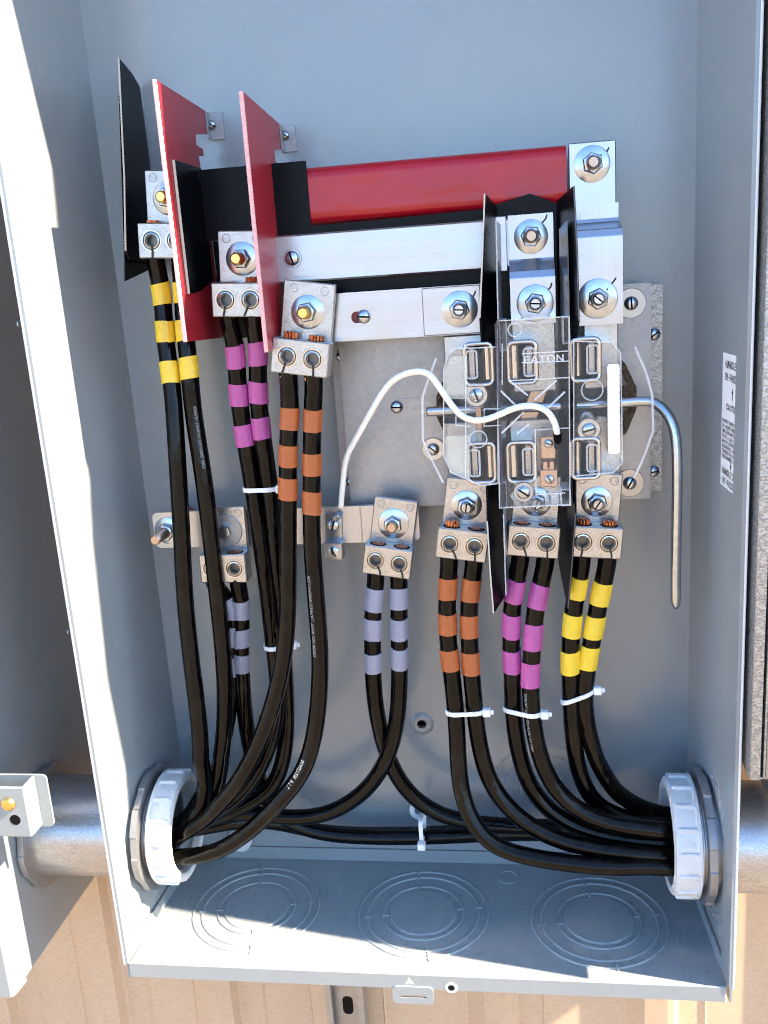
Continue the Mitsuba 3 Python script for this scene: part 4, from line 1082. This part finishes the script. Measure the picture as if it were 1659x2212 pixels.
tie(U1, U2, 489.7, "white cable tie round the left purple taped cables, behind the brown pair")
tie(U1, U2, 312, "white cable tie low on the left purple cables, beside the crossing brown cable")
tie(B1_, B2_, 253, "white cable tie round the brown load cables")
tie(P1_, P2_, 251.5, "white cable tie round the purple load cables")
tie(W1_, W2_, 263.8, "white cable tie round the yellow load cables, set higher", rise=6.0)
tt_ = thing("cable_tie", "white cable tie holding the bottom cables to the back panel", "cable tie")
q = (296.2, -48, 74.9)
hull = sbox(20, q[2] - 12, 58, q[2] + 17).buffer(-8).buffer(8)
bm = ext(hull.difference(hull.buffer(-1.4)), 4.6)
v = bm.vertices.copy()
bm.vertices = np.c_[q[0] + v[:, 2], -v[:, 0], v[:, 1]]
part(tt_, "strap", fix(bm), "tie_plastic", 30)
part(tt_, "head", cbox(q[0] - 2, q[0] + 7, -66, -57, q[2] - 16, q[2] - 8, 0.9), "tie_plastic", 30)
e = (291, -24, 72)
part(tt_, "mount", lathe([(5.5, 0), (6, 2), (11.5, 2), (12, 0)], (e[0], -4, e[2])), "tie_plastic", 30)

# ------------------------------------------------------------------ white wire
ww = thing("white_wire", "white insulated wire looping from the neutral bar to the meter block", "wire")
pa = spline([(238.4, -68, 463.7), (241.7, -70, 481.8), (245.9, -74, 501.9), (251.7, -80, 519.6), (262.8, -88, 537.1), (277, -98, 557.9), (291.7, -108, 578.8), (304.8, -116, 594.1), (318.1, -124, 602), (333.3, -132, 605.1), (344.2, -137, 602.1), (352.3, -140, 591.5), (361.7, -141, 576.4), (372.1, -141, 564), (385.3, -140, 559), (402.1, -138, 561.7), (422.3, -137, 568.7), (438.9, -137, 568.7), (449.5, -136, 562.6), (455.2, -134, 552.3), (457.7, -128, 540), (458.3, -118, 527.4)], 160)
part(ww, "insulation", tube(pa, 2.9, 20), "wire_white", True)
part(ww, "dark_tip", tube(pa[-9:], 3.7, 20), "black_plastic", True)
PATHS[ww] = pa

# ------------------------------------------------------------------ sticker on the right wall
sk = thing("warning_sticker", "white instruction sticker with black lettering on the inside of the right wall", "sticker")
c00, c01, c10, c11 = (101.3, 601.8), (165.9, 606.8), (95.4, 476.9), (165.5, 485)
sd0, sd1, sz0, sz1 = 114.0, 180.0, 486.0, 606.0
slope = FL / D


def wallx(d):
    return W + slope * d


m = trimesh.creation.box(extents=(1, 1, 1))
vv = np.array([(wallx(d) - o, -d, z) for o in (0.35, -0.2) for d in (sd0, sd1) for z in (sz0, sz1)])
part(sk, "backing", trimesh.convex.convex_hull(vv), "sticker_white", False)


def sticker_text(text, z, h, width):
    tm = meshkit.text_mesh(text, h, 0.12, True)
    v_ = tm.vertices.copy()
    w_ = v_[:, 0].max() - v_[:, 0].min()
    d_ = (sd0 + sd1) / 2 - width / 2 + (v_[:, 0] - v_[:, 0].min()) / w_ * width
    tm.vertices = np.c_[wallx(d_) - 0.4 - v_[:, 2], -d_, z + v_[:, 1]]
    return tm


rows = [("HANDLE UP", 593.5, 6.4, 46), ("BY-PASS ON", 582.5, 6.4, 48), ("CAUTION", 557, 5.2, 36)]
zz = 549
for tx in ("DO NOT OPEN OR CLOSE", "BY-PASSES UNDER LOAD", "UNLESS METER IS IN", "PLACE. LOAD CIRCUIT", "MAY BE LIVE WITH METER", "REMOVED. NOT IN-", "TENDED FOR USE WITH", "DISCONNECT SLEEVES"):
    zz -= 4.6
    rows.append((tx, zz, 3.2, 59))
rows += [("HANDLE DOWN", 497.5, 6.0, 56), ("BY-PASS OFF", 488.5, 6.0, 50)]
for tx, z, h, w_ in rows:
    part(sk, "lettering", sticker_text(tx, z, h, w_), "ink", False)
for pts in ([(-1, 0), (1, 0), (1, 7), (2.6, 7), (0, 12), (-2.6, 7), (-1, 7)], [(-1, 12), (1, 12), (1, 5), (2.6, 5), (0, 0), (-2.6, 5), (-1, 5)]):
    base = 566.5 if pts[0][1] == 0 else 504.5
    mm_ = ext(Polygon(pts), 0.12)
    v_ = mm_.vertices
    d_ = (sd0 + sd1) / 2 + v_[:, 0]
    mm_.vertices = np.c_[wallx(d_) - 0.4 - v_[:, 2], -d_, base + v_[:, 1] * 0.9]
    part(sk, "arrow", mm_, "ink", False)


# ------------------------------------------------------------------ groups of things of one kind
GROUPS = {"power_cable": "black power cables", "cable_lug": "two-hole aluminium cable lugs", "cable_tie": "white cable ties", "insulating_board": "red insulating boards", "barrier_sheet": "black barrier sheets",
          "busbar": "horizontal busbars", "bus_link": "bent bus links", "conduit": "steel conduits", "conduit_bushing": "white conduit bushings"}
for k, v_ in labels.items():
    base = k.rsplit("_", 1)[0] if k[-3:].isdigit() else k
    if "__" not in k and base in GROUPS:
        v_["group"] = GROUPS[base]
